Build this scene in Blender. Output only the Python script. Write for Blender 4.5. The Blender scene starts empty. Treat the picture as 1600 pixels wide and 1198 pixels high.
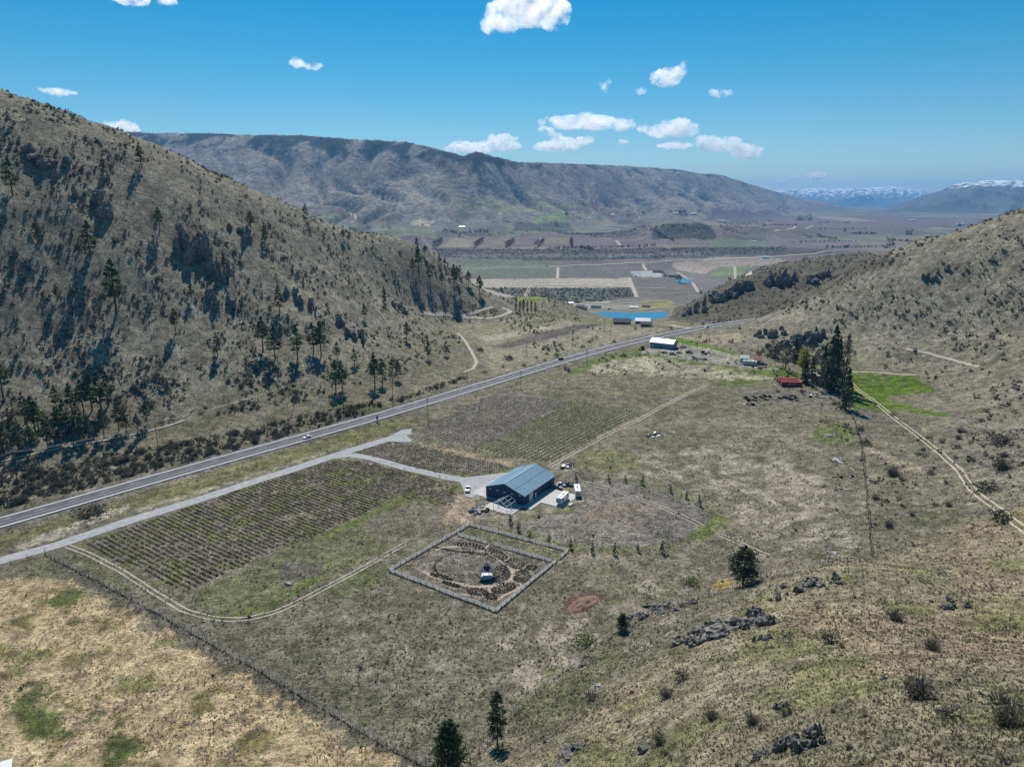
import bpy, math, random
import numpy as np
from mathutils import Vector, Matrix

random.seed(7)
RNG = np.random.default_rng(11)
sc = bpy.context.scene
COL = sc.collection

# ------------------------------------------------------------------ camera
CAM_H, PITCH, FPX = 120.0, math.radians(14.36), 1109.0
cam_data = bpy.data.cameras.new('camera')
cam_data.sensor_width = 36.0
cam_data.lens = 36.0 * FPX / 1600.0
cam_data.clip_start, cam_data.clip_end = 1.0, 120000.0
cam = bpy.data.objects.new('camera', cam_data)
COL.objects.link(cam)
cam.location = (0, 0, CAM_H)
cam.rotation_euler = (math.pi / 2 - PITCH, 0, 0)
sc.camera = cam

# ------------------------------------------------------------------ sky, sun, exposure
SUN_AZ, SUN_EL = math.radians(-9.0), math.radians(47.0)
world = bpy.data.worlds.new('World')
sc.world = world
world.use_nodes = True
wn, wl = world.node_tree.nodes, world.node_tree.links
wn.clear()
w_out = wn.new('ShaderNodeOutputWorld')
w_bg = wn.new('ShaderNodeBackground')
w_sky = wn.new('ShaderNodeTexSky')
w_sky.sky_type = 'NISHITA'
w_sky.sun_disc = False
w_sky.sun_elevation = SUN_EL
w_sky.sun_rotation = SUN_AZ
w_sky.altitude = 900.0
w_sky.air_density = 1.0
w_sky.dust_density = 0.0
w_sky.ozone_density = 3.0
w_hsv = wn.new('ShaderNodeHueSaturation')
w_hsv.inputs['Saturation'].default_value = 1.5
w_hsv.inputs['Hue'].default_value = 0.485
w_bg.inputs['Strength'].default_value = 0.078
wl.new(w_sky.outputs[0], w_hsv.inputs['Color'])
wl.new(w_hsv.outputs[0], w_bg.inputs['Color'])
wl.new(w_bg.outputs[0], w_out.inputs['Surface'])

sun_data = bpy.data.lights.new('sun', 'SUN')
sun_data.energy = 5.0
sun_data.angle = math.radians(0.53)
sun_data.color = (1.0, 0.95, 0.88)
sun = bpy.data.objects.new('sun', sun_data)
COL.objects.link(sun)
SUN_DIR = Vector((math.sin(SUN_AZ) * math.cos(SUN_EL), math.cos(SUN_AZ) * math.cos(SUN_EL), math.sin(SUN_EL)))
sun.rotation_euler = (-SUN_DIR).to_track_quat('-Z', 'Y').to_euler()
sun.location = (0, 0, 400)

sc.view_settings.view_transform = 'Standard'
sc.view_settings.look = 'None'
sc.view_settings.exposure = 0.15
sc.view_settings.gamma = 1.0
sc.render.engine = 'CYCLES'
sc.cycles.max_bounces = 6
sc.cycles.diffuse_bounces = 2
sc.cycles.transparent_max_bounces = 8
sc.cycles.volume_bounces = 8
sc.cycles.use_denoising = True
sc.cycles.denoising_prefilter = 'NONE'
sc.cycles.sample_clamp_indirect = 4.0

# ------------------------------------------------------------------ small maths helpers
CP, SP = math.cos(PITCH), math.sin(PITCH)
def ray(u, v):
    a, b = (u - 800.0) / FPX, (599.0 - v) / FPX
    return a, CP + b * SP, -SP + b * CP
def on_z(u, v, z):
    dx, dy, dz = ray(u, v); t = (z - CAM_H) / dz
    return dx * t, dy * t, z
def on_y(u, v, Y):
    dx, dy, dz = ray(u, v); t = Y / dy
    return dx * t, Y, CAM_H + dz * t

def _hash(ix, iy, seed):
    h = (ix.astype(np.int64) * 374761393 + iy.astype(np.int64) * 668265263 + seed * 974711) & 0x7fffffff
    h = ((h ^ (h >> 13)) * 1274126177) & 0x7fffffff
    return (h ^ (h >> 16)) & 0xffff
def perlin(x, y, seed=0):
    x = np.asarray(x, float); y = np.asarray(y, float)
    ix, iy = np.floor(x), np.floor(y)
    fx, fy = x - ix, y - iy
    ix, iy = ix.astype(np.int64), iy.astype(np.int64)
    def g(dx, dy):
        a = _hash(ix + dx, iy + dy, seed) * (2 * math.pi / 65536.0)
        return np.cos(a) * (fx - dx) + np.sin(a) * (fy - dy)
    sx = fx * fx * fx * (fx * (fx * 6 - 15) + 10)
    sy = fy * fy * fy * (fy * (fy * 6 - 15) + 10)
    a = g(0, 0) * (1 - sx) + g(1, 0) * sx
    b = g(0, 1) * (1 - sx) + g(1, 1) * sx
    return (a * (1 - sy) + b * sy) * 1.5
def fbm(x, y, octv=4, seed=0, gain=0.5):
    s = 0.0; amp = 1.0; f = 1.0
    for k in range(octv):
        s = s + amp * perlin(x * f, y * f, seed + k * 17)
        amp *= gain; f *= 2.03
    return s
def ridged(x, y, octv=4, seed=0):
    s = 0.0; amp = 1.0; f = 1.0; w = 1.0
    for k in range(octv):
        n = 1.0 - np.abs(perlin(x * f, y * f, seed + k * 31)) * 1.6
        n = np.clip(n, 0, 1) ** 2
        s = s + amp * n * w
        w = np.clip(n * 1.4, 0, 1)
        amp *= 0.5; f *= 2.1
    return s
def sstep(a, b, x):
    t = np.clip((x - a) / (b - a), 0, 1)
    return t * t * (3 - 2 * t)

# ------------------------------------------------------------------ terrain height
CTRL = []
for u, v, z in [
    (0, 1198, 2), (300, 1198, 2), (650, 1198, 3), (0, 1000, 1), (300, 960, 0), (600, 1000, 1), (0, 880, 0), (100, 860, 0),
    (400, 900, 0), (700, 950, 1), (740, 1110, 4), (800, 800, 0), (760, 760, 0.3), (200, 780, 1), (0, 816, 1), (400, 704, 2), (600, 648, 4),
    (760, 600, 7), (870, 563, 10), (980, 536, 12), (1074, 516, 14), (1120, 507.5, 15.5), (1160, 501, 17), (1190, 497, 18), (1165, 512, 16.5), (1200, 506, 22), (1000, 700, 4), (1200, 640, 8), (1000, 600, 8), (1230, 600, 10),
    (1035, 545, 12), (1165, 566, 12), (1100, 760, 3), (1000, 860, 2), (1160, 915, 5), (1365, 868, 12), (1345, 690, 10),
    (1330, 637, 11), (1400, 600, 13), (1450, 612, 14), (1430, 650, 13), (1500, 720, 17), (1600, 820, 24), (1500, 800, 17),
    (1600, 700, 24), (750, 545, 8), (800, 520, 9), (860, 500, 10), (900, 512, 10), (760, 499, 11), (830, 506, 11), (1250, 760, 5), (1280, 830, 8),
    (860, 1070, 3), (975, 990, 4), (1100, 925, 4), (800, 1150, 5), (900, 940, 2),
    # foot of the hills
    (0, 762, 2), (100, 742, 2), (200, 717, 2), (300, 702, 3), (400, 684, 3), (500, 657, 4), (600, 629, 5), (700, 596, 6),
    (745, 566, 7), (752, 536, 8), (715, 501, 10), (1140, 535, 14), (1180, 552, 13), (1230, 562, 13), (1290, 572, 14), (1340, 582, 15), (1480, 580, 21), (1600, 610, 26),
    (-200, 820, 2), (-200, 1198, 3), (1800, 620, 40), (1900, 830, 50),
    # lake side
    (950, 490, -21), (1000, 488, -21), (1035, 492, -21), (1030, 503, -21), (960, 503, -21), (1000, 479, -19), (930, 480, -18),
    (960, 465, -24), (1030, 470, -24), (975, 509, 8), (1010, 509, 9), (1050, 511, 11), (940, 505, 2),
    # knoll above the fence in the right foreground
    (1250, 895, 19), (1370, 885, 21), (1480, 930, 24), (1600, 1000, 30), (1150, 960, 16), (1130, 1000, 24), (1300, 990, 36),
    (1000, 1080, 19), (900, 1150, 17), (1000, 1198, 32), (1200, 1198, 48), (1435, 1090, 52), (1250, 1090, 42), (1600, 1198, 62), (1600, 1100, 52), (1100, 1100, 33),
    (1450, 870, 15), (1600, 930, 25), (1800, 1198, 68)]:
    CTRL.append(on_z(u, v, z))
for u, v, Y in [
    (1600, 326, 560), (1550, 340, 562), (1500, 359, 565), (1450, 372, 568), (1400, 392, 570), (1340, 425, 573), (1300, 442, 590), (1250, 462, 615), (1212, 480, 650), (1600, 470, 455), (1450, 500, 480), (1320, 520, 510),
    (1800, 240, 560), (1440, 430, 900), (1370, 398, 900), (1300, 400, 890), (1240, 408, 880), (1180, 425, 860), (1130, 445, 840), (1062, 488, 800),
    (0, 146, 590), (100, 176, 595), (200, 210, 605), (300, 252, 615), (400, 301, 625), (450, 322, 640), (500, 344, 660), (550, 361, 690), (600, 371, 715), (650, 384, 740), (687, 407, 755), (712, 422, 765), (737, 440, 775), (752, 456, 785),
    (0, 450, 400), (200, 480, 428), (400, 500, 460), (600, 520, 530), (640, 470, 650), (-200, 60, 580), (-200, 500, 360),
    (820, 463, 840), (870, 468, 820), (905, 490, 765)]:
    CTRL.append(on_y(u, v, Y))
for u, v, Y in [(-200, 60, 580), (0, 147, 590), (100, 177, 595), (200, 211, 605), (300, 253, 615), (400, 302, 625), (450, 323, 640), (500, 345, 660), (550, 362, 690), (600, 372, 715), (650, 385, 740), (687, 408, 755), (1600, 327, 560), (1550, 341, 562), (1500, 360, 565), (1450, 373, 568), (1400, 393, 570), (1340, 426, 573), (1300, 443, 590)]:
    x, y, z = on_y(u, v, Y)                                # the far side of the crests falls away
    CTRL.append((x * 1.09, y * 1.09, z - 5 - 0.045 * max(z, 0))); CTRL.append((x * 1.22, y * 1.22, z - 0.25 * max(z, 0) - 8))
CTRL += [(-130, 900, 8), (-50, 880, -2), (-70, 940, -14), (-560, 800, 120), (-300, 860, 35), (-90, 930, -12), (260, 720, 14), (360, 720, 40), (520, 760, 90), (500, 1000, 20), (200, 1000, -20), (-400, 1050, -20), (0, 1050, -35)]
CT = np.array(CTRL)
def _tps_phi(r2):
    return 0.5 * r2 * np.log(r2 + 1e-12)
SCL = 100.0
_P = CT[:, :2] / SCL
_n = len(_P)
_K = _tps_phi(((_P[:, None] - _P[None]) ** 2).sum(-1)) + np.eye(_n) * 0.012
_A = np.zeros((_n + 3, _n + 3)); _A[:_n, :_n] = _K
_A[:_n, _n] = 1; _A[:_n, _n + 1:] = _P; _A[_n, :_n] = 1; _A[_n + 1:, :_n] = _P.T
_W = np.linalg.solve(_A, np.concatenate([CT[:, 2], np.zeros(3)]))
def near_h(x, y):
    px, py = x / SCL, y / SCL
    z = _W[_n] + _W[_n + 1] * px + _W[_n + 2] * py
    for i in range(_n):
        z = z + _W[i] * _tps_phi((px - _P[i, 0]) ** 2 + (py - _P[i, 1]) ** 2)
    return z

VAL_Y = np.array([0, 900, 1150, 1400, 2290, 2500, 3200, 4000, 6000, 9000, 14000, 60000.])
VAL_Z = np.array([-20, -25, -55, -78, -82, -45, -42, -32, -25, -18, -10, -10.])
RIDGE = np.array([(-250, 203, 6200, 3500), (190, 205, 6000, 3500), (400, 210, 5800, 3700), (480, 210, 5700, 3700), (560, 217, 5500, 3600), (640, 221, 5300, 3600), (690, 233, 5100, 3550), (727, 243, 5050, 3600),
                  (745, 235, 5000, 3700), (770, 243, 5100, 3800), (810, 252, 5500, 3900), (870, 254, 6000, 4200), (940, 257, 6600, 4700), (1000, 260, 7200, 5000), (1060, 265, 7700, 5300), (1090, 271, 8000, 5500),
                  (1120, 272, 8600, 5800), (1180, 290, 9300, 6500), (1230, 305, 9800, 7400), (1290, 318, 10300, 8600), (1330, 326, 10600, 10000), (1700, 330, 11000, 10800)], float)
R_Z = np.array([on_y(r[0], r[1], r[2])[2] for r in RIDGE])
def far_t(x, y):
    u = 800 + FPX * (x / y) / CP
    yr = np.interp(u, RIDGE[:, 0], RIDGE[:, 2]); yb = np.interp(u, RIDGE[:, 0], RIDGE[:, 3])
    return (y - yb) / np.maximum(yr - yb, 200), u
def far_h(x, y):
    base = np.interp(y, VAL_Y, VAL_Z)
    u = 800 + FPX * (x / y) / CP
    yr = np.interp(u, RIDGE[:, 0], RIDGE[:, 2]); yb = np.interp(u, RIDGE[:, 0], RIDGE[:, 3]); zr = np.interp(u, RIDGE[:, 0], R_Z)
    t = (y - yb) / np.maximum(yr - yb, 200)
    tc = np.clip(t, 0, 1)
    prof = 0.75 * tc ** 1.25 + 0.25 * sstep(0.45, 1.0, tc)
    wx = x + 260 * fbm(x / 900, y / 900, 2, 5); wy = y + 260 * fbm(x / 900, y / 900, 2, 9)
    g = 0.75 - ridged((wx + 0.25 * wy) / 430, (wy - 0.2 * wx) / 1700, 6, 3)
    env = np.sin(np.clip(t, 0, 1) * math.pi) ** 0.7
    zm = base + np.maximum(zr - base, 0) * prof + env * g * np.clip((zr - base) * 0.16, 0, 66)
    zm = np.where(t > 1, zr + (zr - base) * 0.02 * np.clip(t - 1, 0, 1) - 6, zm)
    z = np.where(t > 0, np.maximum(zm, base - 5), base)
    # low scrubby rises on the orchard bench
    for cu, cy, ru, ry, hh in [(850, 3150, 70, 260, 26), (1055, 3200, 75, 330, 46), (1100, 3500, 120, 300, 34), (560, 3300, 110, 330, 40), (700, 3350, 120, 240, 28), (1150, 3000, 60, 160, 18), (640, 3000, 60, 120, 14), (1230, 3600, 80, 260, 24)]:
        z = z + hh * np.exp(-((u - cu) / ru) ** 2 - ((y - cy) / ry) ** 2) * (1 + 0.5 * perlin(x / 90, y / 120, 77))
    return z

def raw_height(x, y):
    w = sstep(880, 1080, y)
    zn = np.where(y < 1100, near_h(x, np.minimum(y, 1100)), 0)
    zf = far_h(x, np.maximum(y, 850))
    z = zn * (1 - w) + zf * w
    # relief: rough on slopes, calm on the floor
    steep = sstep(9, 40, zn) * (1 - w)
    side = np.where(x < 0, 1.0, 0.8)
    rug = 2.0 * fbm(x / 60, y / 60, 3, 21) + 1.5 * (ridged((x + 0.6 * y) / 42, (y - 0.6 * x) / 80, 4, 41) - 0.6) + 0.8 * fbm(x / 8, y / 8, 3, 81)
    knoll = np.where((y < 230) & (x > -20), 0.22, 1.0)
    z = z + steep * side * knoll * rug
    z = z + (1 - w) * (0.10 * fbm(x / 4.5, y / 4.5, 2, 61) + 0.25 * fbm(x / 30, y / 30, 2, 62))
    z = z + w * 1.5 * fbm(x / 60, y / 60, 3, 66)
    return z

# ------------------------------------------------------------------ terrain grid (rows get wider apart with distance)
Y0, STEP, NR, NC = 34.0, 0.0090, 672, 700
rows = Y0 * np.exp(np.arange(NR) * STEP)
cols = np.linspace(-1, 1, NC)
GX = cols[None, :] * (1.05 * rows[:, None] + 55.0)
GY = np.repeat(rows[:, None], NC, 1)
GZ = raw_height(GX, GY)
def height(x, y):
    x = np.asarray(x, float); y = np.asarray(y, float)
    r = np.clip(np.log(np.maximum(y, Y0) / Y0) / STEP, 0, NR - 1.001)
    c = np.clip((x / (1.05 * np.maximum(y, Y0) + 55.0) + 1) * 0.5 * (NC - 1), 0, NC - 1.001)
    r0 = r.astype(int); c0 = c.astype(int); fr = r - r0; fc = c - c0
    return (GZ[r0, c0] * (1 - fr) * (1 - fc) + GZ[r0, c0 + 1] * (1 - fr) * fc + GZ[r0 + 1, c0] * fr * (1 - fc) + GZ[r0 + 1, c0 + 1] * fr * fc)
_TS = np.exp(np.linspace(math.log(40), math.log(26000), 2600))
def ground(u, v):
    dx, dy, dz = ray(u, v)
    X, Y, Z = dx * _TS, dy * _TS, CAM_H + dz * _TS
    below = Z < height(X, Y)
    k = int(np.argmax(below)) if below.any() else len(_TS) - 1
    lo, hi = _TS[max(k - 1, 0)], _TS[k]
    for _ in range(22):
        m = 0.5 * (lo + hi)
        if CAM_H + dz * m < float(height(dx * m, dy * m)): hi = m
        else: lo = m
    m = hi
    x, y = dx * m, dy * m
    return np.array([x, y, float(height(x, y))])
def gpoly(pts):
    return np.array([ground(u, v)[:2] for u, v in pts])
def px_size(p):      # metres across one photograph pixel at that point
    return math.sqrt(p[0] ** 2 + p[1] ** 2 + (p[2] - CAM_H) ** 2) / FPX

def resample(P, step):
    P = np.asarray(P, float)
    d = np.concatenate([[0], np.cumsum(np.linalg.norm(np.diff(P[:, :2], axis=0), axis=1))])
    n = max(2, int(d[-1] / step) + 1)
    s = np.linspace(0, d[-1], n)
    Q = np.stack([np.interp(s, d, P[:, k]) for k in range(P.shape[1])], 1)
    for _ in range(3):                                     # round the corners a little
        Q[1:-1] = (Q[:-2] + 2 * Q[1:-1] + Q[2:]) / 4
    return Q
def dist_to_line(x, y, L):
    best = np.full(x.shape, 1e9); bz = np.zeros(x.shape); 
    for i in range(len(L) - 1):
        a, b = L[i], L[i + 1]
        ab = b[:2] - a[:2]; l2 = (ab ** 2).sum() + 1e-9
        t = np.clip(((x - a[0]) * ab[0] + (y - a[1]) * ab[1]) / l2, 0, 1)
        d = np.hypot(x - a[0] - t * ab[0], y - a[1] - t * ab[1])
        m = d < best
        best = np.where(m, d, best); bz = np.where(m, a[2] + t * (b[2] - a[2]), bz)
    return best, bz
def in_poly(x, y, P):
    inside = np.zeros(x.shape, bool)
    j = len(P) - 1
    for i in range(len(P)):
        xi, yi = P[i]; xj, yj = P[j]
        c = ((yi > y) != (yj > y)) & (x < (xj - xi) * (y - yi) / (yj - yi + 1e-12) + xi)
        inside ^= c
        j = i
    return inside
def smooth_line(P, n=3):
    P = np.array(P, float)
    for _ in range(n):
        P[1:-1] = (P[:-2] + 2 * P[1:-1] + P[2:]) / 4
    return P

# the highway bed is graded into the terrain
HW_PX = [(-60, 833), (0, 816), (100, 788), (200, 760), (300, 731.5), (400, 703.5), (500, 676), (600, 647.5), (700, 617.5), (800, 587.5), (900, 556.5), (980, 535.5), (1074, 515.5), (1120, 507.5), (1167, 500.5)]
hw = np.array([ground(u, v) for u, v in HW_PX])
d_end = hw[-1] - hw[-4]; d_end /= np.linalg.norm(d_end[:2])
for k in range(1, 4):
    hw = np.vstack([hw, hw[-1] + np.array([d_end[0] + 0.05 * k, d_end[1] - 0.03 * k, -0.01]) * 16])
d0 = hw[0] - hw[2]; d0 /= np.linalg.norm(d0[:2])
hw = np.vstack([hw[0] + d0 * np.array([60, 60, 0]), hw])
HW = resample(hw, 6.0)
HW[:, 2] = smooth_line(HW[:, 2:3], 60)[:, 0]
HW[:, :2] = smooth_line(HW[:, :2], 25)
HW_HALF = 5.4
m = (GY < 900) & (GY > 100)
_d, _z = dist_to_line(GX[m], GY[m], HW)
_w = 1 - sstep(HW_HALF + 1.5, HW_HALF + 7.0, _d)
GZ[m] = GZ[m] * (1 - _w) + (_z - 0.25) * _w

LAKE_Z = -20.0
lake_poly = np.array([on_z(u, v, LAKE_Z)[:2] for u, v in [(912, 492), (940, 486.5), (985, 489), (1020, 487.5), (1046, 486.5), (1043, 494), (1036, 500), (1022, 507), (980, 507), (930, 499)]])
# the barn yard is levelled
P0, P1, P2 = ground(818.5, 790.7), ground(760, 775.5), ground(873, 757)
ax = (P1 - P0)[:2]; BW = np.linalg.norm(ax); ax /= BW                      # along the gable
ly = np.array([ax[1], -ax[0]]); ly = ly if ly @ (P2 - P0)[:2] > 0 else -ly   # along the ridge
BL = 25.4
bz = 0.55
b_rz = math.atan2(ly[1], ly[0]) - math.pi / 2
ctr = P0[:2] + ax * BW / 2 + ly * BL / 2
_lx = (GX - ctr[0]) * math.cos(b_rz) + (GY - ctr[1]) * math.sin(b_rz); _lyy = -(GX - ctr[0]) * math.sin(b_rz) + (GY - ctr[1]) * math.cos(b_rz)
_od = np.hypot(np.maximum(np.maximum(-17 - _lx, _lx - 25), 0), np.maximum(np.maximum(-24 - _lyy, _lyy - 15), 0))
_w = 1 - sstep(0, 9, _od)
GZ = GZ * (1 - _w) + (bz - 0.22) * _w
m = in_poly(GX, GY, lake_poly)
GZ[m] = np.minimum(GZ[m], LAKE_Z - 0.8)

# ------------------------------------------------------------------ materials
def new_mat(name):
    m = bpy.data.materials.new(name); m.use_nodes = True
    nt = m.node_tree
    b = nt.nodes['Principled BSDF']
    return m, nt, b
def N(nt, kind, **kw):
    n = nt.nodes.new(kind)
    for k, v in kw.items():
        if k in n.inputs: n.inputs[k].default_value = v
        else: setattr(n, k, v)
    return n
def noise_mult(nt, coord, scale, detail, rough, lo, hi, a=0.3, b=0.7):
    t = N(nt, 'ShaderNodeTexNoise', Scale=scale, Detail=detail, Roughness=rough)
    nt.links.new(coord, t.inputs['Vector'])
    r = N(nt, 'ShaderNodeMapRange')
    r.inputs['From Min'].default_value = a; r.inputs['From Max'].default_value = b
    r.inputs['To Min'].default_value = lo; r.inputs['To Max'].default_value = hi
    nt.links.new(t.outputs['Fac'], r.inputs['Value'])
    return r.outputs['Result'], t.outputs['Fac']
def mulcol(nt, col, fac):
    n = N(nt, 'ShaderNodeVectorMath', operation='SCALE')
    nt.links.new(col, n.inputs[0]); nt.links.new(fac, n.inputs['Scale'])
    return n.outputs[0]
def mat_simple(name, col, rough=0.6, metal=0.0, var=0.15, scale=2.0, bump=0.0, spec=0.4, bdist=0.05):
    m, nt, b = new_mat(name)
    tc = N(nt, 'ShaderNodeTexCoord')
    rgb = N(nt, 'ShaderNodeRGB'); rgb.outputs[0].default_value = (*col, 1)
    f, raw = noise_mult(nt, tc.outputs['Object'], scale, 6, 0.6, 1 - var, 1 + var)
    nt.links.new(mulcol(nt, rgb.outputs[0], f), b.inputs['Base Color'])
    b.inputs['Roughness'].default_value = rough; b.inputs['Metallic'].default_value = metal
    b.inputs['Specular IOR Level'].default_value = spec
    if bump:
        bp = N(nt, 'ShaderNodeBump', Strength=bump, Distance=bdist)
        nt.links.new(raw, bp.inputs['Height']); nt.links.new(bp.outputs[0], b.inputs['Normal'])
    return m
def mat_ground():
    m, nt, b = new_mat('ground_cover')
    tc = N(nt, 'ShaderNodeTexCoord'); P = tc.outputs['Object']
    at = N(nt, 'ShaderNodeAttribute', attribute_name='Col')
    c = at.outputs['Color']
    f1, r1 = noise_mult(nt, P, 0.75, 8, 0.72, 0.55, 1.45, 0.37, 0.63)
    f2, r2 = noise_mult(nt, P, 0.06, 7, 0.65, 0.76, 1.24)
    f3, r3 = noise_mult(nt, P, 3.6, 4, 0.7, 0.6, 1.4, 0.38, 0.62)
    f5, r5 = noise_mult(nt, P, 0.24, 5, 0.6, 0.72, 1.28, 0.38, 0.62)
    f4, r4 = noise_mult(nt, P, 0.006, 9, 0.68, 0.80, 1.20)
    for f in (f1, f2, f3, f4, f5): c = mulcol(nt, c, f)
    # bleached stems between the darker tufts
    st = N(nt, 'ShaderNodeTexNoise', Scale=1.5, Detail=8, Roughness=0.75, Distortion=0.3)
    nt.links.new(P, st.inputs['Vector'])
    sr = N(nt, 'ShaderNodeMapRange'); sr.inputs['From Min'].default_value = 0.55; sr.inputs['From Max'].default_value = 0.68
    nt.links.new(st.outputs['Fac'], sr.inputs['Value'])
    sm = N(nt, 'ShaderNodeMath', operation='MULTIPLY')
    nt.links.new(sr.outputs[0], sm.inputs[0]); nt.links.new(at.outputs['Alpha'], sm.inputs[1])
    mx = N(nt, 'ShaderNodeMix', data_type='RGBA')
    nt.links.new(sm.outputs[0], mx.inputs[0]); nt.links.new(c, mx.inputs[6]); mx.inputs[7].default_value = (0.52, 0.47, 0.38, 1)
    nt.links.new(mx.outputs[2], b.inputs['Base Color'])
    b.inputs['Roughness'].default_value = 0.95; b.inputs['Specular IOR Level'].default_value = 0.08
    hsum = N(nt, 'ShaderNodeMath', operation='MULTIPLY_ADD'); hsum.inputs[1].default_value = 1.0
    nt.links.new(r1, hsum.inputs[0]); nt.links.new(st.outputs['Fac'], hsum.inputs[2])
    bp = N(nt, 'ShaderNodeBump', Strength=0.9, Distance=0.9)
    nt.links.new(hsum.outputs[0], bp.inputs['Height']); nt.links.new(bp.outputs[0], b.inputs['Normal'])
    return m
def mat_veg(name, col, tint=0.5, trans=0.25):
    m, nt, b = new_mat(name)
    at = N(nt, 'ShaderNodeAttribute', attribute_name='Col')
    rgb = N(nt, 'ShaderNodeRGB'); rgb.outputs[0].default_value = (*col, 1)
    mm = N(nt, 'ShaderNodeMix', data_type='RGBA', blend_type='MULTIPLY'); mm.inputs[0].default_value = 1.0
    nt.links.new(rgb.outputs[0], mm.inputs[6]); nt.links.new(at.outputs['Color'], mm.inputs[7])
    nt.links.new(mm.outputs[2], b.inputs['Base Color'])
    b.inputs['Roughness'].default_value = 0.85; b.inputs['Specular IOR Level'].default_value = 0.12
    if trans:
        tr = N(nt, 'ShaderNodeBsdfTranslucent'); nt.links.new(mm.outputs[2], tr.inputs['Color'])
        ms = N(nt, 'ShaderNodeMixShader'); ms.inputs[0].default_value = trans
        out = [n for n in nt.nodes if n.type == 'OUTPUT_MATERIAL'][0]
        nt.links.new(b.outputs[0], ms.inputs[1]); nt.links.new(tr.outputs[0], ms.inputs[2]); nt.links.new(ms.outputs[0], out.inputs['Surface'])
    return m
M = {}
M['ground'] = mat_ground()
def mat_mountain():
    m, nt, b = new_mat('far_slopes'); tc = N(nt, 'ShaderNodeTexCoord'); P = tc.outputs['Object']
    c = N(nt, 'ShaderNodeAttribute', attribute_name='Col').outputs['Color']
    f1, r1 = noise_mult(nt, P, 0.035, 8, 0.75, 0.4, 1.6, 0.37, 0.63); f2, r2 = noise_mult(nt, P, 0.004, 9, 0.7, 0.72, 1.28)
    for f in (f1, f2): c = mulcol(nt, c, f)
    nt.links.new(c, b.inputs['Base Color']); b.inputs['Roughness'].default_value = 0.95; b.inputs['Specular IOR Level'].default_value = 0.05
    t = N(nt, 'ShaderNodeTexNoise', Scale=0.0075, Detail=10, Roughness=0.66, Distortion=0.6); nt.links.new(P, t.inputs['Vector'])
    bp = N(nt, 'ShaderNodeBump', Strength=0.7, Distance=24.0); nt.links.new(t.outputs['Fac'], bp.inputs['Height']); nt.links.new(bp.outputs[0], b.inputs['Normal'])
    return m
M['mountain'] = mat_mountain()
M['asphalt'] = mat_simple('asphalt', (0.075, 0.077, 0.086), 0.85, 0, 0.22, 0.35)
M['shoulder'] = mat_simple('worn_pale_shoulder', (0.50, 0.50, 0.51), 0.9, 0, 0.2, 0.8)
M['line'] = mat_simple('road_paint', (0.75, 0.75, 0.72), 0.7, 0, 0.15, 1.5)
M['gravel'] = mat_simple('crushed_gravel', (0.34, 0.345, 0.35), 0.95, 0, 0.22, 0.6, 0.4)
M['roadside'] = mat_simple('roadside_gravel', (0.15, 0.145, 0.145), 0.95, 0, 0.35, 1.2, 0.5)
M['rut'] = mat_simple('bare_dirt_rut', (0.44, 0.38, 0.28), 0.95, 0, 0.25, 0.7, 0.4)
M['dirtroad'] = mat_simple('dirt_road', (0.38, 0.34, 0.28), 0.95, 0, 0.25, 0.4, 0.3)
M['bark_path'] = mat_simple('wood_chip_path', (0.37, 0.30, 0.23), 0.95, 0, 0.3, 1.5, 0.4)
M['concrete'] = mat_simple('concrete', (0.47, 0.46, 0.44), 0.85, 0, 0.12, 0.5)
M['white'] = mat_simple('white_paint', (0.74, 0.74, 0.73), 0.5, 0, 0.06, 1.0)
M['white_vinyl'] = mat_simple('weathered_white_rail', (0.66, 0.65, 0.64), 0.7, 0, 0.12, 0.8)
M['weathered'] = mat_simple('weathered_wood', (0.16, 0.14, 0.12), 0.9, 0, 0.3, 3.0, 0.3)
M['pole'] = mat_simple('creosote_pole', (0.07, 0.055, 0.045), 0.9, 0, 0.3, 2.0)
M['wire'] = mat_simple('wire', (0.30, 0.30, 0.31), 0.5, 0.6, 0.1, 1.0)
M['metal'] = mat_simple('galvanised_metal', (0.45, 0.47, 0.49), 0.4, 0.7, 0.1, 1.0)
M['dark'] = mat_simple('dark_rubber', (0.02, 0.02, 0.022), 0.8, 0, 0.2, 2.0)
M['glass'] = mat_simple('dark_glass', (0.02, 0.025, 0.03), 0.08, 0, 0.05, 1.0, 0, 0.8)
M['barn_wall'] = mat_simple('navy_metal_wall', (0.012, 0.048, 0.125), 0.5, 0.0, 0.12, 0.5)
M['barn_roof'] = mat_simple('blue_metal_roof', (0.14, 0.265, 0.36), 0.6, 0.05, 0.09, 0.4)
M['barn_trim'] = mat_simple('dark_blue_trim', (0.05, 0.10, 0.15), 0.5, 0.1, 0.08, 1.0)
M['window_lit'] = mat_simple('pale_window', (0.42, 0.45, 0.5), 0.2, 0, 0.3, 3.0)
M['shed_blue'] = mat_simple('pale_blue_siding', (0.16, 0.26, 0.36), 0.55, 0, 0.1, 0.4)
M['roof_white'] = mat_simple('pale_metal_roof', (0.62, 0.68, 0.72), 0.45, 0.1, 0.08, 0.4)
M['roof_teal'] = mat_simple('teal_metal_roof', (0.38, 0.52, 0.55), 0.5, 0.1, 0.1, 0.5)
M['roof_dark'] = mat_simple('dark_shingle_roof', (0.09, 0.09, 0.10), 0.85, 0, 0.2, 0.8)
M['red'] = mat_simple('red_paint', (0.30, 0.035, 0.03), 0.55, 0, 0.2, 0.6)
M['redroof'] = mat_simple('faded_red_roof', (0.34, 0.10, 0.07), 0.7, 0, 0.2, 0.6)
M['tan'] = mat_simple('tan_wood', (0.42, 0.33, 0.22), 0.8, 0, 0.25, 2.0)
M['brown'] = mat_simple('brown_siding', (0.15, 0.11, 0.085), 0.8, 0, 0.2, 1.0)
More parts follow.
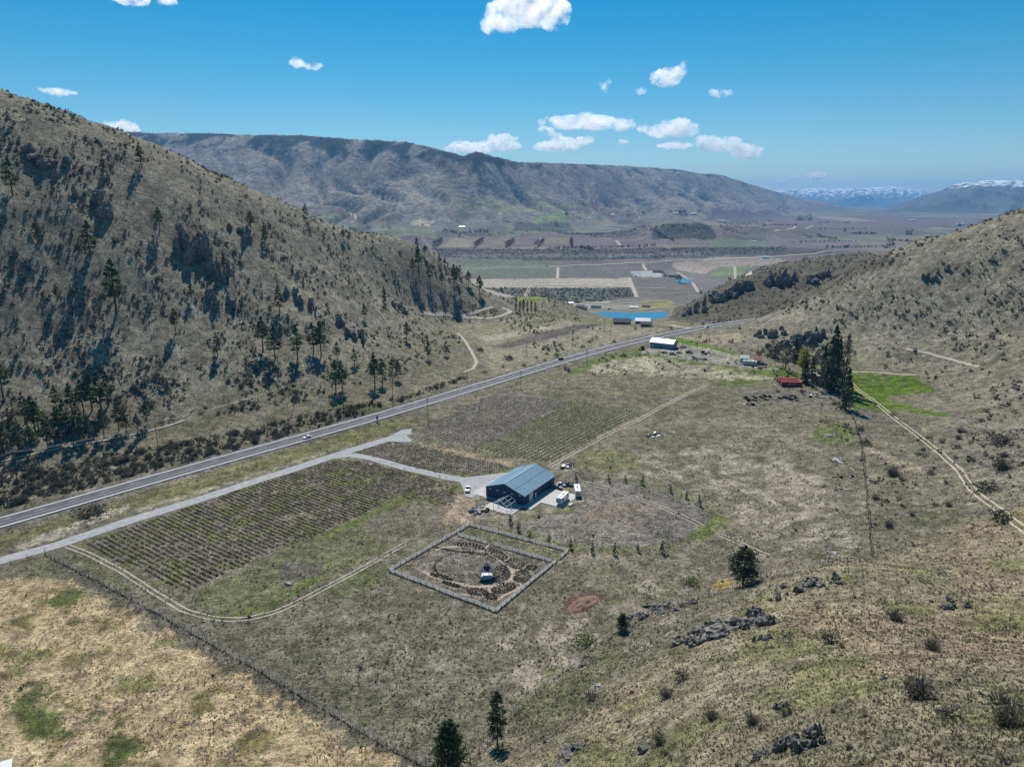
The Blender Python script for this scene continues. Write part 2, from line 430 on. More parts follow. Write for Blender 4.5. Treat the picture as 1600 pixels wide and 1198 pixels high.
M['cream'] = mat_simple('cream_siding', (0.50, 0.47, 0.42), 0.7, 0, 0.1, 0.7)
M['grey'] = mat_simple('grey_siding', (0.25, 0.26, 0.28), 0.7, 0, 0.15, 0.7)
M['blackp'] = mat_simple('black_paint', (0.015, 0.016, 0.018), 0.35, 0, 0.15, 1.0)
M['silver'] = mat_simple('silver_paint', (0.40, 0.42, 0.45), 0.35, 0.3, 0.08, 1.0)
M['bluep'] = mat_simple('blue_sign_paint', (0.03, 0.08, 0.34), 0.5, 0, 0.1, 1.0)
M['greenp'] = mat_simple('faded_green_paint', (0.16, 0.24, 0.22), 0.6, 0, 0.15, 1.0)
M['stripe'] = mat_simple('purple_grey_stripe', (0.14, 0.12, 0.22), 0.5, 0, 0.1, 1.0)
M['rock'] = mat_simple('lichened_rock', (0.18, 0.168, 0.15), 0.95, 0, 0.85, 2.2, 1.0, bdist=0.6)
M['palerock'] = mat_simple('pale_field_stone', (0.42, 0.40, 0.38), 0.95, 0, 0.3, 1.2, 0.5)
M['soil'] = mat_simple('red_brown_soil', (0.20, 0.125, 0.09), 0.95, 0, 0.35, 0.9, 0.7)
M['bark'] = mat_simple('pine_bark', (0.085, 0.06, 0.045), 0.95, 0, 0.3, 2.0, 0.5)
M['pine'] = mat_veg('pine_needles', (0.10, 0.135, 0.07), trans=0.45)
M['spruce'] = mat_veg('dark_conifer', (0.08, 0.105, 0.062), trans=0.42)
M['willow'] = mat_veg('yellow_green_leaves', (0.30, 0.32, 0.045), trans=0.35)
M['twig'] = mat_veg('bare_twigs', (0.16, 0.13, 0.11), trans=0.0)
M['sage'] = mat_veg('sagebrush', (0.115, 0.108, 0.085), trans=0.18)
M['greenbush'] = mat_veg('green_shrub', (0.11, 0.15, 0.035), trans=0.25)
M['lavender'] = mat_veg('dormant_lavender', (0.082, 0.075, 0.060), trans=0.1)
M['straw'] = mat_veg('dry_grass', (0.44, 0.39, 0.29), trans=0.5)
M['tuft'] = mat_veg('bunchgrass', (0.19, 0.185, 0.115), trans=0.45)
M['row_soil'] = mat_simple('weed_free_row_soil', (0.085, 0.082, 0.058), 0.95, 0, 0.35, 1.2, 0.5)
M['vine'] = mat_veg('vine_canes', (0.075, 0.075, 0.052), trans=0.1)
wm, wnt, wb = new_mat('lake_water')
wb.inputs['Base Color'].default_value = (0.03, 0.16, 0.25, 1); wb.inputs['Roughness'].default_value = 0.06; wb.inputs['IOR'].default_value = 1.33
_t = N(wnt, 'ShaderNodeTexNoise', Scale=0.35, Detail=3); _b = N(wnt, 'ShaderNodeBump', Strength=0.06, Distance=0.2)
_c = N(wnt, 'ShaderNodeTexCoord'); wnt.links.new(_c.outputs['Object'], _t.inputs['Vector'])
wnt.links.new(_t.outputs['Fac'], _b.inputs['Height']); wnt.links.new(_b.outputs[0], wb.inputs['Normal'])
M['water'] = wm

# ------------------------------------------------------------------ mesh helpers
def link(o, parent=None):
    COL.objects.link(o)
    if parent is not None: o.parent = parent
    return o
def tag(o, label=None, cat=None, group=None, kind=None):
    if label: o['label'] = label
    if cat: o['category'] = cat
    if group: o['group'] = group
    if kind: o['kind'] = kind
    return o
def empty(name, loc, rz=0.0):
    o = bpy.data.objects.new(name, None); o.empty_display_size = 0.5
    link(o); o.location = loc; o.rotation_euler = (0, 0, rz)
    return o
class MB:
    def __init__(s): s.v = []; s.f = []
    def add(s, verts, faces):
        n = len(s.v); s.v += [tuple(p) for p in verts]; s.f += [tuple(i + n for i in f) for f in faces]; return s
    def box(s, c, size, rz=0.0, rx=0.0, ry=0.0):
        hx, hy, hz = size[0] / 2, size[1] / 2, size[2] / 2
        R = Matrix.Rotation(rz, 3, 'Z') @ Matrix.Rotation(ry, 3, 'Y') @ Matrix.Rotation(rx, 3, 'X')
        c = Vector(c)
        P = [c + R @ Vector((sx * hx, sy * hy, sz * hz)) for sz in (-1, 1) for sy in (-1, 1) for sx in (-1, 1)]
        return s.add(P, [(0, 2, 3, 1), (4, 5, 7, 6), (0, 1, 5, 4), (2, 6, 7, 3), (0, 4, 6, 2), (1, 3, 7, 5)])
    def tube(s, p0, p1, r0, r1=None, n=6, caps=True):
        r1 = r0 if r1 is None else r1
        p0, p1 = Vector(p0), Vector(p1); d = (p1 - p0)
        if d.length < 1e-6: return s
        d.normalize()
        a = d.orthogonal().normalized(); b = d.cross(a)
        P = []
        for p, r in ((p0, r0), (p1, r1)):
            for k in range(n):
                t = 2 * math.pi * k / n
                P.append(p + a * math.cos(t) * r + b * math.sin(t) * r)
        F = [(k, (k + 1) % n, n + (k + 1) % n, n + k) for k in range(n)]
        if caps: F += [tuple(range(n - 1, -1, -1)), tuple(range(n, 2 * n))]
        return s.add(P, F)
    def beam(s, p0, p1, w, h):
        p0, p1 = Vector(p0), Vector(p1); d = p1 - p0; L = d.length
        rz = math.atan2(d.y, d.x); ry = -math.asin(max(-1, min(1, d.z / max(L, 1e-6))))
        return s.box((p0 + p1) / 2, (L, w, h), rz, 0, ry)
    def ring(s, prof, n=12, cx=0, cy=0):                        # revolve (r, z)
        P = []; F = []
        for r, z in prof:
            for k in range(n):
                t = 2 * math.pi * (k + 0.5) / n
                P.append((cx + r * math.cos(t), cy + r * math.sin(t), z))
        for i in range(len(prof) - 1):
            for k in range(n):
                F.append((i * n + k, i * n + (k + 1) % n, (i + 1) * n + (k + 1) % n, (i + 1) * n + k))
        F.append(tuple(range(n - 1, -1, -1))); F.append(tuple((len(prof) - 1) * n + k for k in range(n)))
        return s.add(P, F)
    def extrude(s, prof, y0, y1):                                # profile (x, z) swept along y
        n = len(prof)
        P = [(x, y0, z) for x, z in prof] + [(x, y1, z) for x, z in prof]
        F = [(k, (k + 1) % n, n + (k + 1) % n, n + k) for k in range(n)] + [tuple(range(n - 1, -1, -1)), tuple(range(n, 2 * n))]
        return s.add(P, F)
    def mesh(s, name):
        me = bpy.data.meshes.new(name); me.from_pydata(s.v, [], s.f); me.update(); return me
    def build(s, name, mat, parent=None, smooth=False, bevel=0.0):
        me = s.mesh(name); me.materials.append(M[mat] if isinstance(mat, str) else mat)
        if smooth: me.polygons.foreach_set('use_smooth', [True] * len(me.polygons))
        o = link(bpy.data.objects.new(name, me), parent)
        if bevel:
            b = o.modifiers.new('bevel', 'BEVEL'); b.width = bevel; b.segments = 2; b.limit_method = 'ANGLE'
        return o
def np_mesh(name, V, F, mat, col=None, smooth=False):
    me = bpy.data.meshes.new(name)
    nv, nf, k = len(V), len(F), F.shape[1]
    me.vertices.add(nv); me.vertices.foreach_set('co', np.ascontiguousarray(V, np.float32).ravel())
    me.loops.add(nf * k); me.loops.foreach_set('vertex_index', np.ascontiguousarray(F, np.int32).ravel())
    me.polygons.add(nf); me.polygons.foreach_set('loop_start', np.arange(0, nf * k, k, dtype=np.int32))
    try: me.polygons.foreach_set('loop_total', np.full(nf, k, np.int32))
    except Exception: pass
    if smooth: me.polygons.foreach_set('use_smooth', np.ones(nf, bool))
    if col is not None:
        a = me.color_attributes.new('Col', 'FLOAT_COLOR', 'POINT')
        a.data.foreach_set('color', np.ascontiguousarray(col, np.float32).ravel())
    me.update(calc_edges=True); me.validate()
    me.materials.append(M[mat] if isinstance(mat, str) else mat)
    return me
def np_obj(name, V, F, mat, col=None, smooth=False, parent=None):
    return link(bpy.data.objects.new(name, np_mesh(name, V, F, mat, col, smooth)), parent)
def copy_tree(o, parent=None):
    c = o.copy(); COL.objects.link(c); c.parent = parent
    for ch in o.children: copy_tree(ch, c)
    return c

# ------------------------------------------------------------------ ground colours (what grows or lies there)
TC = np.zeros((NR, NC, 4)); TC[..., :3] = (0.185, 0.172, 0.13); TC[..., 3] = 0.45
def blend(mask, col, alpha=None):
    mk = mask[..., None]
    TC[..., :3] = TC[..., :3] * (1 - mk) + np.array(col) * mk
    if alpha is not None: TC[..., 3] = TC[..., 3] * (1 - mask) + alpha * mask
nA = fbm(GX / 22, GY / 22, 4, 101); nB = fbm(GX / 9, GY / 9, 4, 111); nC = fbm(GX / 60, GY / 60, 4, 121)
W1, W2 = fbm(GX / 6, GY / 6, 3, 131), fbm(GX / 6, GY / 6, 3, 141)
near_m = GY < 1000
hill = sstep(9, 26, GZ) * near_m
blend(sstep(-0.1, 0.5, nA) * 0.5, (0.235, 0.21, 0.165), 0.6)
blend(sstep(0.1, 0.6, nB) * 0.45, (0.135, 0.135, 0.08), 0.2)
blend(sstep(0.3, 0.75, nC + 0.3 * nB) * 0.5, (0.125, 0.145, 0.05), 0.1)
blend((GY < 330) * sstep(0.15, 0.5, fbm(GX / 12, GY / 12, 4, 151)) * 0.45, (0.33, 0.30, 0.255), 0.9)
blend(hill * 0.9, (0.215, 0.20, 0.163), 0.3)
blend(hill * sstep(0.0, 0.5, nB + 0.4 * nA) * 0.6, (0.29, 0.27, 0.215), 0.4)
blend(hill * sstep(0.15, 0.6, nA - 0.4 * nB) * 0.5, (0.14, 0.128, 0.10), 0.1)
kn = ((GY < 215) & (GX > -10)) * sstep(10, 20, GZ)
blend(kn * 0.8, (0.265, 0.24, 0.165), 0.4)
blend(kn * sstep(0.0, 0.5, nC + 0.5 * nB) * 0.6, (0.29, 0.225, 0.165), 0.2)
blend(kn * sstep(0.1, 0.5, nA - 0.3 * nB) * 0.6, (0.17, 0.18, 0.075), 0.15)
def paint(px, col, amt=1.0, warp=1.2, alpha=None, patch=None, poly=None):
    P = gpoly(px) if poly is None else poly
    x0, y0 = P.min(0) - warp * 2; x1, y1 = P.max(0) + warp * 2
    r0, r1 = np.searchsorted(rows, [y0, y1]); r0 = max(r0 - 1, 0); r1 = min(r1 + 1, NR)
    if r1 <= r0: return
    sl = slice(r0, r1)
    x = GX[sl] + W1[sl] * warp; y = GY[sl] + W2[sl] * warp
    mk = in_poly(x, y, P) * amt
    if patch is not None:
        mk = mk * sstep(patch[0], patch[1], (nB + 0.5 * nA)[sl])
    full = np.zeros((NR, NC)); full[sl] = mk
    blend(full, col, alpha)
def paint_line(px, width, col, amt=0.9, alpha=None, wob=0.4):
    L = np.array([ground(u, v) for u, v in px])
    m = (GY > L[:, 1].min() - 40) & (GY < L[:, 1].max() + 40)
    d, _ = dist_to_line(GX[m], GY[m], L)
    mk = np.zeros((NR, NC)); mk[m] = amt * (1 - sstep(width * 0.5, width * 0.9, d + W1[m] * wob * width))
    blend(mk, col, alpha)
STRAW, PALE, GREEN, DGREEN, GREYW, TAN = (0.38, 0.305, 0.19), (0.42, 0.385, 0.32), (0.115, 0.165, 0.03), (0.085, 0.15, 0.02), (0.195, 0.18, 0.165), (0.36, 0.29, 0.20)
# floor fields near the camera
paint([(-300, 960), (0, 905), (100, 905), (200, 955), (330, 1030), (480, 1110), (620, 1198), (620, 1320), (-300, 1320)], (0.47, 0.375, 0.24), 0.95, 5, 0.9)
paint([(-300, 960), (0, 905), (100, 905), (200, 955), (330, 1030), (480, 1110), (620, 1198), (620, 1320), (-300, 1320)], (0.17, 0.165, 0.06), 0.8, 5, 0.3, (0.15, 0.6))
for P in ([(0, 1085), (60, 1070), (100, 1085), (110, 1120), (150, 1130), (220, 1170), (190, 1185), (100, 1150), (0, 1160)], [(80, 925), (115, 920), (120, 940), (90, 960), (75, 945)], [(150, 1165), (215, 1165), (215, 1185), (160, 1190)]):
    paint(P, (0.10, 0.13, 0.04), 0.9, 5, 0.15, (-0.6, 0.2))
paint([(80, 868), (130, 885), (250, 950), (420, 1040), (600, 1150), (690, 1198), (640, 1198), (480, 1110), (300, 1010), (180, 935), (75, 890)], (0.15, 0.14, 0.12), 0.8, 1.5, 0.25)
paint([(130, 860), (290, 940), (400, 968), (620, 860), (900, 870), (900, 960), (760, 1140), (690, 1190), (420, 1040), (250, 950)], (0.19, 0.18, 0.14), 0.55, 3, 0.55)
paint([(500, 960), (800, 960), (860, 1040), (700, 1120), (520, 1060)], (0.30, 0.275, 0.225), 0.6, 4, 0.95, (-0.1, 0.4))
paint([(740, 1020), (830, 1000), (870, 960), (960, 960), (900, 1040), (800, 1090)], (0.39, 0.345, 0.295), 0.75, 3, 0.9, (-0.2, 0.35))
paint([(290, 935), (440, 860), (625, 778), (700, 790), (720, 790), (640, 840), (560, 880), (440, 945), (340, 960)], (0.155, 0.165, 0.085), 0.8, 1.5, 0.15)
paint([(580, 800), (660, 785), (700, 795), (670, 830), (600, 850), (570, 830)], (0.21, 0.18, 0.16), 0.7, 2, 0.5)
paint([(440, 875), (480, 880), (520, 880), (500, 900), (450, 905), (440, 895)], (0.17, 0.155, 0.15), 0.7, 2, 0.4)
paint([(270, 940), (340, 962), (420, 945), (470, 915), (520, 880), (500, 905), (420, 955), (340, 972)], GREEN, 0.7, 1.5, 0.05)
paint([(500, 835), (620, 776), (640, 772), (645, 782), (600, 800), (510, 842)], GREEN, 0.5, 1.2, 0.1)
paint([(560, 890), (620, 885), (600, 905), (540, 935), (500, 925)], GREEN, 0.5, 1.5, 0.1)
# lavender blocks: soil between the plants
LAV1 = [(132, 850), (200, 825), (300, 791), (400, 757), (500, 725), (530, 719), (570, 722), (640, 738), (714, 758), (708, 789), (694, 790), (625, 775), (560, 806), (500, 834), (400, 872), (355, 895), (285, 925)]
LAV2 = [(557, 706), (605, 691), (620, 690), (700, 706), (796, 731), (740, 744), (690, 738), (625, 725)]
paint(LAV1, (0.185, 0.165, 0.13), 0.9, 0.6, 0.3); paint(LAV2, (0.185, 0.17, 0.14), 0.9, 0.6, 0.3)
paint(LAV1, (0.155, 0.18, 0.06), 0.7, 0.6, 0.1, (0.0, 0.5))
paint([(690, 740), (745, 742), (795, 730), (800, 736), (745, 750)], GREEN, 0.7, 0.6, 0.05)
# vineyard blocks
VIN_B = [(648, 674), (700, 650), (768, 617), (830, 620), (888, 628), (820, 664), (738, 699)]
VIN_C = [(770, 541), (860, 517), (925, 507), (945, 508), (880, 525), (790, 546)]
VIN_G = [(742, 700), (824, 664), (890, 629), (950, 634), (1003, 644), (940, 680), (862, 722), (800, 716)]
paint(VIN_B, (0.24, 0.215, 0.195), 0.85, 0.6, 0.3); paint(VIN_G, (0.20, 0.21, 0.115), 0.85, 0.6, 0.25)
paint([(735, 618), (800, 612), (890, 626), (880, 632), (800, 622)], GREYW, 0.6, 2, 0.5)
paint([(650, 690), (700, 698), (800, 722), (800, 730), (700, 708), (655, 695)], (0.35, 0.29, 0.2), 0.85, 0.8, 0.2)
# between highway and driveway
paint([(-100, 895), (0, 862), (200, 800), (400, 740), (600, 678), (650, 662), (650, 655), (600, 660), (400, 716), (200, 776), (0, 838), (-100, 870)], (0.18, 0.185, 0.075), 0.7, 1.5, 0.3)
paint([(20, 850), (100, 822), (200, 788), (205, 795), (110, 832), (35, 858)], (0.44, 0.40, 0.34), 0.9, 1.5, 0.8)
paint([(205, 795), (300, 770), (400, 738), (520, 700), (520, 704), (400, 744), (300, 776), (210, 800)], (0.34, 0.32, 0.24), 0.7, 1, 0.5)
# open field beyond the vineyard
paint([(890, 590), (1000, 570), (1130, 585), (1180, 600), (1110, 612), (1000, 620), (880, 612)], (0.20, 0.19, 0.12), 0.6, 5, 0.5)
paint([(920, 570), (1000, 556), (1110, 568), (1220, 580), (1210, 592), (1130, 592), (1000, 585), (920, 580)], (0.42, 0.395, 0.295), 0.85, 4, 0.8, (-0.7, 0.1))
paint([(880, 590), (930, 558), (1000, 545), (1060, 553), (1150, 574), (1200, 580), (1250, 588), (1205, 590), (1100, 572), (1010, 556), (950, 566)], GREEN, 0.7, 4, 0.1)
paint([(1160, 575), (1220, 573), (1245, 584), (1270, 592), (1215, 592)], (0.10, 0.17, 0.015), 0.85, 2, 0.05)
paint([(1110, 598), (1150, 592), (1200, 592), (1180, 600), (1120, 602)], DGREEN, 0.6, 3, 0.05)
paint([(1030, 530), (1070, 530), (1105, 538), (1100, 542), (1040, 535)], (0.10, 0.19, 0.015), 0.9, 1, 0.05)
paint([(1105, 538), (1130, 545), (1180, 560), (1190, 562), (1150, 558), (1100, 542)], (0.10, 0.17, 0.02), 0.8, 1, 0.05)
paint([(1060, 526), (1150, 520), (1170, 530), (1130, 538), (1080, 532)], (0.36, 0.31, 0.22), 0.7, 3, 0.4)
paint([(1000, 552), (1015, 545), (1060, 545), (1120, 556), (1180, 572), (1230, 578), (1180, 577), (1100, 566), (1040, 556)], (0.36, 0.35, 0.33), 0.8, 1.5, 0.4)
paint([(1060, 537), (1110, 545), (1180, 562), (1175, 566), (1100, 550), (1058, 541)], (0.36, 0.34, 0.30), 0.8, 1, 0.3)
paint([(1130, 605), (1300, 615), (1320, 640), (1270, 640), (1150, 612)], GREYW, 0.55, 4, 0.6)
paint([(900, 700), (1010, 655), (1120, 640), (1310, 650), (1300, 760), (1260, 840), (1140, 830), (1110, 770), (1000, 735), (900, 735)], (0.25, 0.225, 0.165), 0.55, 6, 0.9, (-0.4, 0.3))
paint([(1000, 710), (1150, 690), (1290, 740), (1290, 860), (1200, 850), (1120, 760), (1000, 740)], (0.41, 0.375, 0.32), 0.7, 5, 1.0, (-0.25, 0.4))
paint([(1270, 670), (1320, 660), (1340, 685), (1310, 695), (1270, 690)], GREEN, 0.6, 3, 0.1)
paint([(900, 705), (960, 700), (1000, 712), (1000, 735), (930, 735), (890, 730)], (0.19, 0.20, 0.085), 0.6, 3, 0.3)
# ring of grey weeds behind the barn and its green rim
paint([(885, 745), (960, 745), (1040, 760), (1100, 780), (1125, 800), (1140, 810), (1130, 830), (1080, 850), (990, 862), (880, 862), (800, 830), (820, 812), (870, 800)], (0.14, 0.16, 0.06), 0.5, 4, 0.2)
paint([(885, 748), (950, 748), (1030, 764), (1085, 782), (1112, 802), (1090, 828), (1060, 846), (980, 855), (890, 850), (800, 822), (850, 806), (900, 795)], (0.215, 0.20, 0.19), 0.9, 2, 0.55)
paint([(870, 815), (960, 780), (1030, 790), (1000, 815), (900, 835)], (0.24, 0.19, 0.14), 0.6, 3, 0.3, (-0.2, 0.4))
paint([(1085, 830), (1120, 800), (1130, 810), (1110, 835), (1080, 845)], (0.14, 0.19, 0.045), 0.6, 2.5, 0.15)
paint([(890, 930), (930, 925), (945, 932), (920, 955), (885, 960), (878, 950)], (0.19, 0.125, 0.09), 0.95, 1, 0.05)
paint([(1110, 915), (1140, 903), (1150, 912), (1120, 925)], (0.36, 0.27, 0.07), 0.8, 1, 0.1)
paint([(700, 790), (730, 770), (742, 780), (760, 800), (745, 812), (735, 818), (715, 815), (690, 822)], (0.40, 0.325, 0.25), 0.85, 1.5, 0.3)
# garden floor
GARD = [(608.4, 892), (733.5, 820), (888, 861), (775, 955)]
paint(GARD, (0.20, 0.18, 0.155), 0.85, 0.4, 0.5)
paint([(733, 822), (885, 862), (868, 874), (716, 832)], (0.17, 0.175, 0.095), 0.7, 1, 0.3)
# green pasture beside the conifers and the grey brush below it
paint([(1326, 582), (1345, 582), (1432, 587), (1465, 612), (1430, 615), (1385, 620), (1410, 632), (1460, 642), (1498, 650), (1460, 650), (1402, 638), (1400, 645), (1375, 645), (1335, 640), (1322, 620)], (0.13, 0.17, 0.05), 0.95, 1.2, 0.1)
paint([(1326, 582), (1345, 582), (1432, 587), (1465, 612), (1430, 615), (1385, 620), (1410, 632), (1460, 642), (1498, 650), (1460, 650), (1402, 638), (1400, 645), (1375, 645), (1335, 640), (1322, 620)], (0.085, 0.15, 0.012), 0.9, 1.2, 0.03, (-0.5, 0.25))
paint([(1345, 635), (1395, 648), (1430, 665), (1455, 690), (1430, 690), (1400, 665), (1345, 660), (1320, 650)], (0.15, 0.135, 0.125), 0.7, 2, 0.3)
paint([(1355, 695), (1400, 715), (1450, 735), (1490, 745), (1450, 742), (1390, 722), (1350, 700)], (0.40, 0.35, 0.27), 0.7, 1.5, 0.5)
# fields beyond the highway
paint([(690, 492), (760, 500), (880, 500), (1000, 512), (1060, 512), (960, 535), (830, 572), (770, 585), (755, 560), (750, 530)], (0.27, 0.25, 0.19), 0.75, 3, 0.7)
paint([(720, 512), (830, 500), (880, 500), (870, 508), (790, 520), (740, 525)], (0.20, 0.195, 0.13), 0.7, 2, 0.4)
paint([(770, 540), (860, 516), (930, 506), (950, 508), (880, 525), (790, 545)], (0.175, 0.155, 0.15), 0.8, 1.5, 0.3)
paint([(750, 525), (860, 510), (862, 514), (760, 534)], (0.42, 0.39, 0.32), 0.7, 1.5, 0.5)
paint([(870, 500), (920, 498), (960, 503), (950, 506), (900, 502)], (0.14, 0.18, 0.04), 0.7, 2, 0.1)
paint([(800, 456), (850, 456), (850, 468), (835, 472), (805, 470)], (0.15, 0.19, 0.045), 0.8, 2, 0.1)
# far valley
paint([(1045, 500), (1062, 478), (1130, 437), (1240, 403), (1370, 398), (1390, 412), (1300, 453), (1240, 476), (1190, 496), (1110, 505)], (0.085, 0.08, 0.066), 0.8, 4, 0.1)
far = sstep(900, 1000, GY)
blend(far, (0.185, 0.168, 0.145), 0.1)
mt = far * sstep(30, 110, GZ)
blend(mt, (0.235, 0.21, 0.18), 0.0)
nM = fbm(GX / 420, GY / 420, 5, 201); nM2 = fbm(GX / 130, GY / 200, 4, 211)
blend(mt * sstep(0.1, 0.6, nM) * 0.45, (0.16, 0.158, 0.13), 0.0)
blend(mt * sstep(0.25, 0.6, nM2) * 0.45, (0.31, 0.27, 0.23), 0.0)
uu = 800 + FPX * (GX / GY) / CP
tt, _u = far_t(GX, GY)
forest = far * (uu > 120) * (uu < 790) * sstep(0.72, 0.79, tt * 0.9 + 0.09 * nM2) * (1 - sstep(0.985, 1.0, tt)) * sstep(-0.55, -0.2, nM + 0.5 * nM2)
blend(forest * 0.95, (0.022, 0.032, 0.034), 0.0)
forest2 = far * (uu >= 790) * (uu < 1240) * sstep(0.9, 0.95, tt + 0.1 * nM2) * (1 - sstep(0.985, 1.0, tt)) * sstep(0.1, 0.35, nM + 0.5 * nM2)
blend(forest2 * 0.9, (0.03, 0.04, 0.042), 0.0)
# patchwork of orchards on the benches
ca_, sa_ = math.cos(0.22), math.sin(0.22); qx, qy = GX * ca_ + GY * sa_, GY * ca_ - GX * sa_
cxs, cys = np.floor((qx + 60 * np.floor(qy / 430)) / 260), np.floor(qy / 430)
hsh = _hash(cxs.astype(np.int64), cys.astype(np.int64), 5) / 65536.0
pal = np.array([(0.15, 0.115, 0.115), (0.12, 0.10, 0.105), (0.17, 0.15, 0.12), (0.145, 0.155, 0.105), (0.22, 0.19, 0.145), (0.135, 0.12, 0.12), (0.10, 0.095, 0.09), (0.17, 0.19, 0.11)])
pm = (GY > 2500) * (1 - sstep(-5, 25, GZ)) * (tt < 0.1)
pc = pal[(hsh * 7.999).astype(int)]; TC[..., :3] = TC[..., :3] * (1 - 0.85 * pm[..., None]) + pc * 0.85 * pm[..., None]
edge = np.minimum(np.abs(((qx + 60 * cys) / 260) % 1 - 0.5), np.abs((qy / 430) % 1 - 0.5)); blend(pm * (edge < 0.022) * 0.7, (0.28, 0.25, 0.21))
FARP = [
 ([(705, 405), (868, 408), (868, 415), (720, 419)], (0.165, 0.175, 0.115)), ([(725, 421), (870, 418), (870, 434), (740, 435)], (0.135, 0.15, 0.105)),
 ([(874, 418), (1005, 412), (985, 434), (874, 436)], (0.15, 0.14, 0.125)), ([(1010, 412), (1050, 409), (1056, 423), (1012, 423)], (0.15, 0.135, 0.12)),
 ([(735, 436), (982, 434), (990, 447), (742, 446)], (0.40, 0.35, 0.28)), ([(755, 450), (985, 450), (992, 465), (900, 474), (800, 462)], (0.095, 0.105, 0.08)),
 ([(985, 436), (1060, 432), (1080, 440), (1092, 457), (994, 457), (990, 448)], (0.15, 0.135, 0.12)), ([(984, 423), (1030, 424), (1036, 434), (990, 432)], (0.42, 0.42, 0.42)),
 ([(1050, 411), (1110, 403), (1200, 402), (1230, 408), (1195, 415), (1120, 418), (1100, 428), (1060, 422)], (0.36, 0.30, 0.25)), ([(1112, 425), (1150, 415), (1172, 413), (1160, 428), (1115, 433)], (0.18, 0.22, 0.10)),
 ([(1060, 430), (1110, 430), (1115, 440), (1090, 452), (1080, 440)], (0.20, 0.17, 0.16)), ([(1000, 471), (1050, 469), (1056, 480), (1000, 484)], (0.27, 0.26, 0.10)), ([(900, 473), (1000, 473), (1000, 484), (930, 482)], (0.27, 0.26, 0.22)),
 ([(672, 387), (690, 371), (900, 369), (1110, 381), (1110, 385.5), (900, 387)], (0.17, 0.135, 0.13)), ([(680, 387), (706, 373), (745, 373), (733, 387)], (0.24, 0.225, 0.15)), ([(842, 386), (850, 371), (890, 370), (890, 386)], (0.22, 0.20, 0.14)),
 ([(745, 387), (752, 373), (795, 372), (790, 387)], (0.20, 0.16, 0.13)), ([(975, 382), (1050, 382), (1110, 384), (1050, 386), (975, 386)], (0.20, 0.19, 0.14)), ([(1110, 376), (1180, 376), (1240, 382), (1220, 387), (1110, 386)], (0.15, 0.185, 0.12)),
 ([(672, 389), (900, 389.5), (1100, 387), (1300, 385), (1300, 396), (1000, 404), (880, 408), (760, 404), (690, 402)], (0.085, 0.09, 0.075)), ([(700, 396), (900, 398), (1100, 394), (1100, 399), (900, 403), (720, 402)], (0.19, 0.185, 0.165)),
 ([(600, 325), (700, 319), (810, 322), (930, 327), (800, 334), (640, 332)], (0.24, 0.245, 0.145)), ([(640, 347), (678, 345), (672, 353), (655, 354)], (0.40, 0.35, 0.24)), ([(450, 318), (540, 320), (545, 330), (470, 330)], (0.20, 0.205, 0.125)),
 ([(480, 325), (545, 327), (540, 338), (490, 338)], (0.175, 0.14, 0.125)), ([(828, 340), (893, 338), (893, 347), (832, 350)], (0.20, 0.245, 0.11)), ([(900, 337), (945, 336), (950, 345), (900, 348)], (0.20, 0.20, 0.15)),
 ([(950, 336), (1000, 335), (1010, 344), (955, 345)], (0.14, 0.115, 0.115)), ([(1050, 334), (1100, 334), (1106, 343), (1052, 343)], (0.24, 0.22, 0.15)), ([(1110, 328), (1200, 328), (1260, 338), (1210, 345), (1110, 342)], (0.12, 0.10, 0.105)),
 ([(960, 317), (1010, 316), (1020, 325), (970, 326)], (0.19, 0.20, 0.13)), ([(920, 313), (955, 313), (955, 326), (925, 326)], (0.17, 0.14, 0.13)), ([(1200, 342), (1360, 335), (1500, 342), (1440, 362), (1280, 372), (1200, 358)], (0.145, 0.12, 0.12)),
 ([(1275, 338), (1330, 340), (1375, 346), (1330, 346), (1280, 341)], (0.26, 0.22, 0.17)), ([(1200, 374), (1340, 378), (1420, 385), (1300, 390), (1200, 384)], (0.17, 0.145, 0.14)), ([(800, 350), (890, 348), (900, 360), (820, 362)], (0.075, 0.08, 0.07)), ([(1015, 357), (1110, 352), (1120, 372), (1020, 375)], (0.06, 0.068, 0.062)),
 ([(740, 384), (1000, 376), (1010, 384), (900, 388)], (0.15, 0.12, 0.12))]
for P, c in FARP:
    paint(P, c, 0.9, 1.0, 0.02)
TC[..., :3] *= np.where((GY < 950)[..., None], np.array([1.12, 1.085, 1.0]), 1.0)
# graded highway verge
_md = (GY < 900) & (GY > 100)
_dd, _ = dist_to_line(GX[_md], GY[_md], HW)
mk = np.zeros((NR, NC)); mk[_md] = 0.9 * (1 - sstep(HW_HALF + 1.5, HW_HALF + 3.5, _dd + 0.8 * W1[_md]))
blend(mk, (0.16, 0.155, 0.155), 0.1)
idx = np.arange(NR * NC).reshape(NR, NC)
TF = np.stack([idx[:-1, :-1], idx[:-1, 1:], idx[1:, 1:], idx[1:, :-1]], -1).reshape(-1, 4)
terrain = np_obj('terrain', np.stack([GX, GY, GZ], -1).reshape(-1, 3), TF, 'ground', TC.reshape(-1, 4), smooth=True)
terrain.data.materials.append(M['mountain']); terrain.data.polygons.foreach_set('material_index', (np.repeat(((rows[:-1] > 3400))[:, None], NC - 1, 1) & (GZ[:-1, :-1] > 0)).astype(np.int32).ravel())
tag(terrain, 'dry valley floor and sagebrush hills reaching to the far plateau', kind='structure')

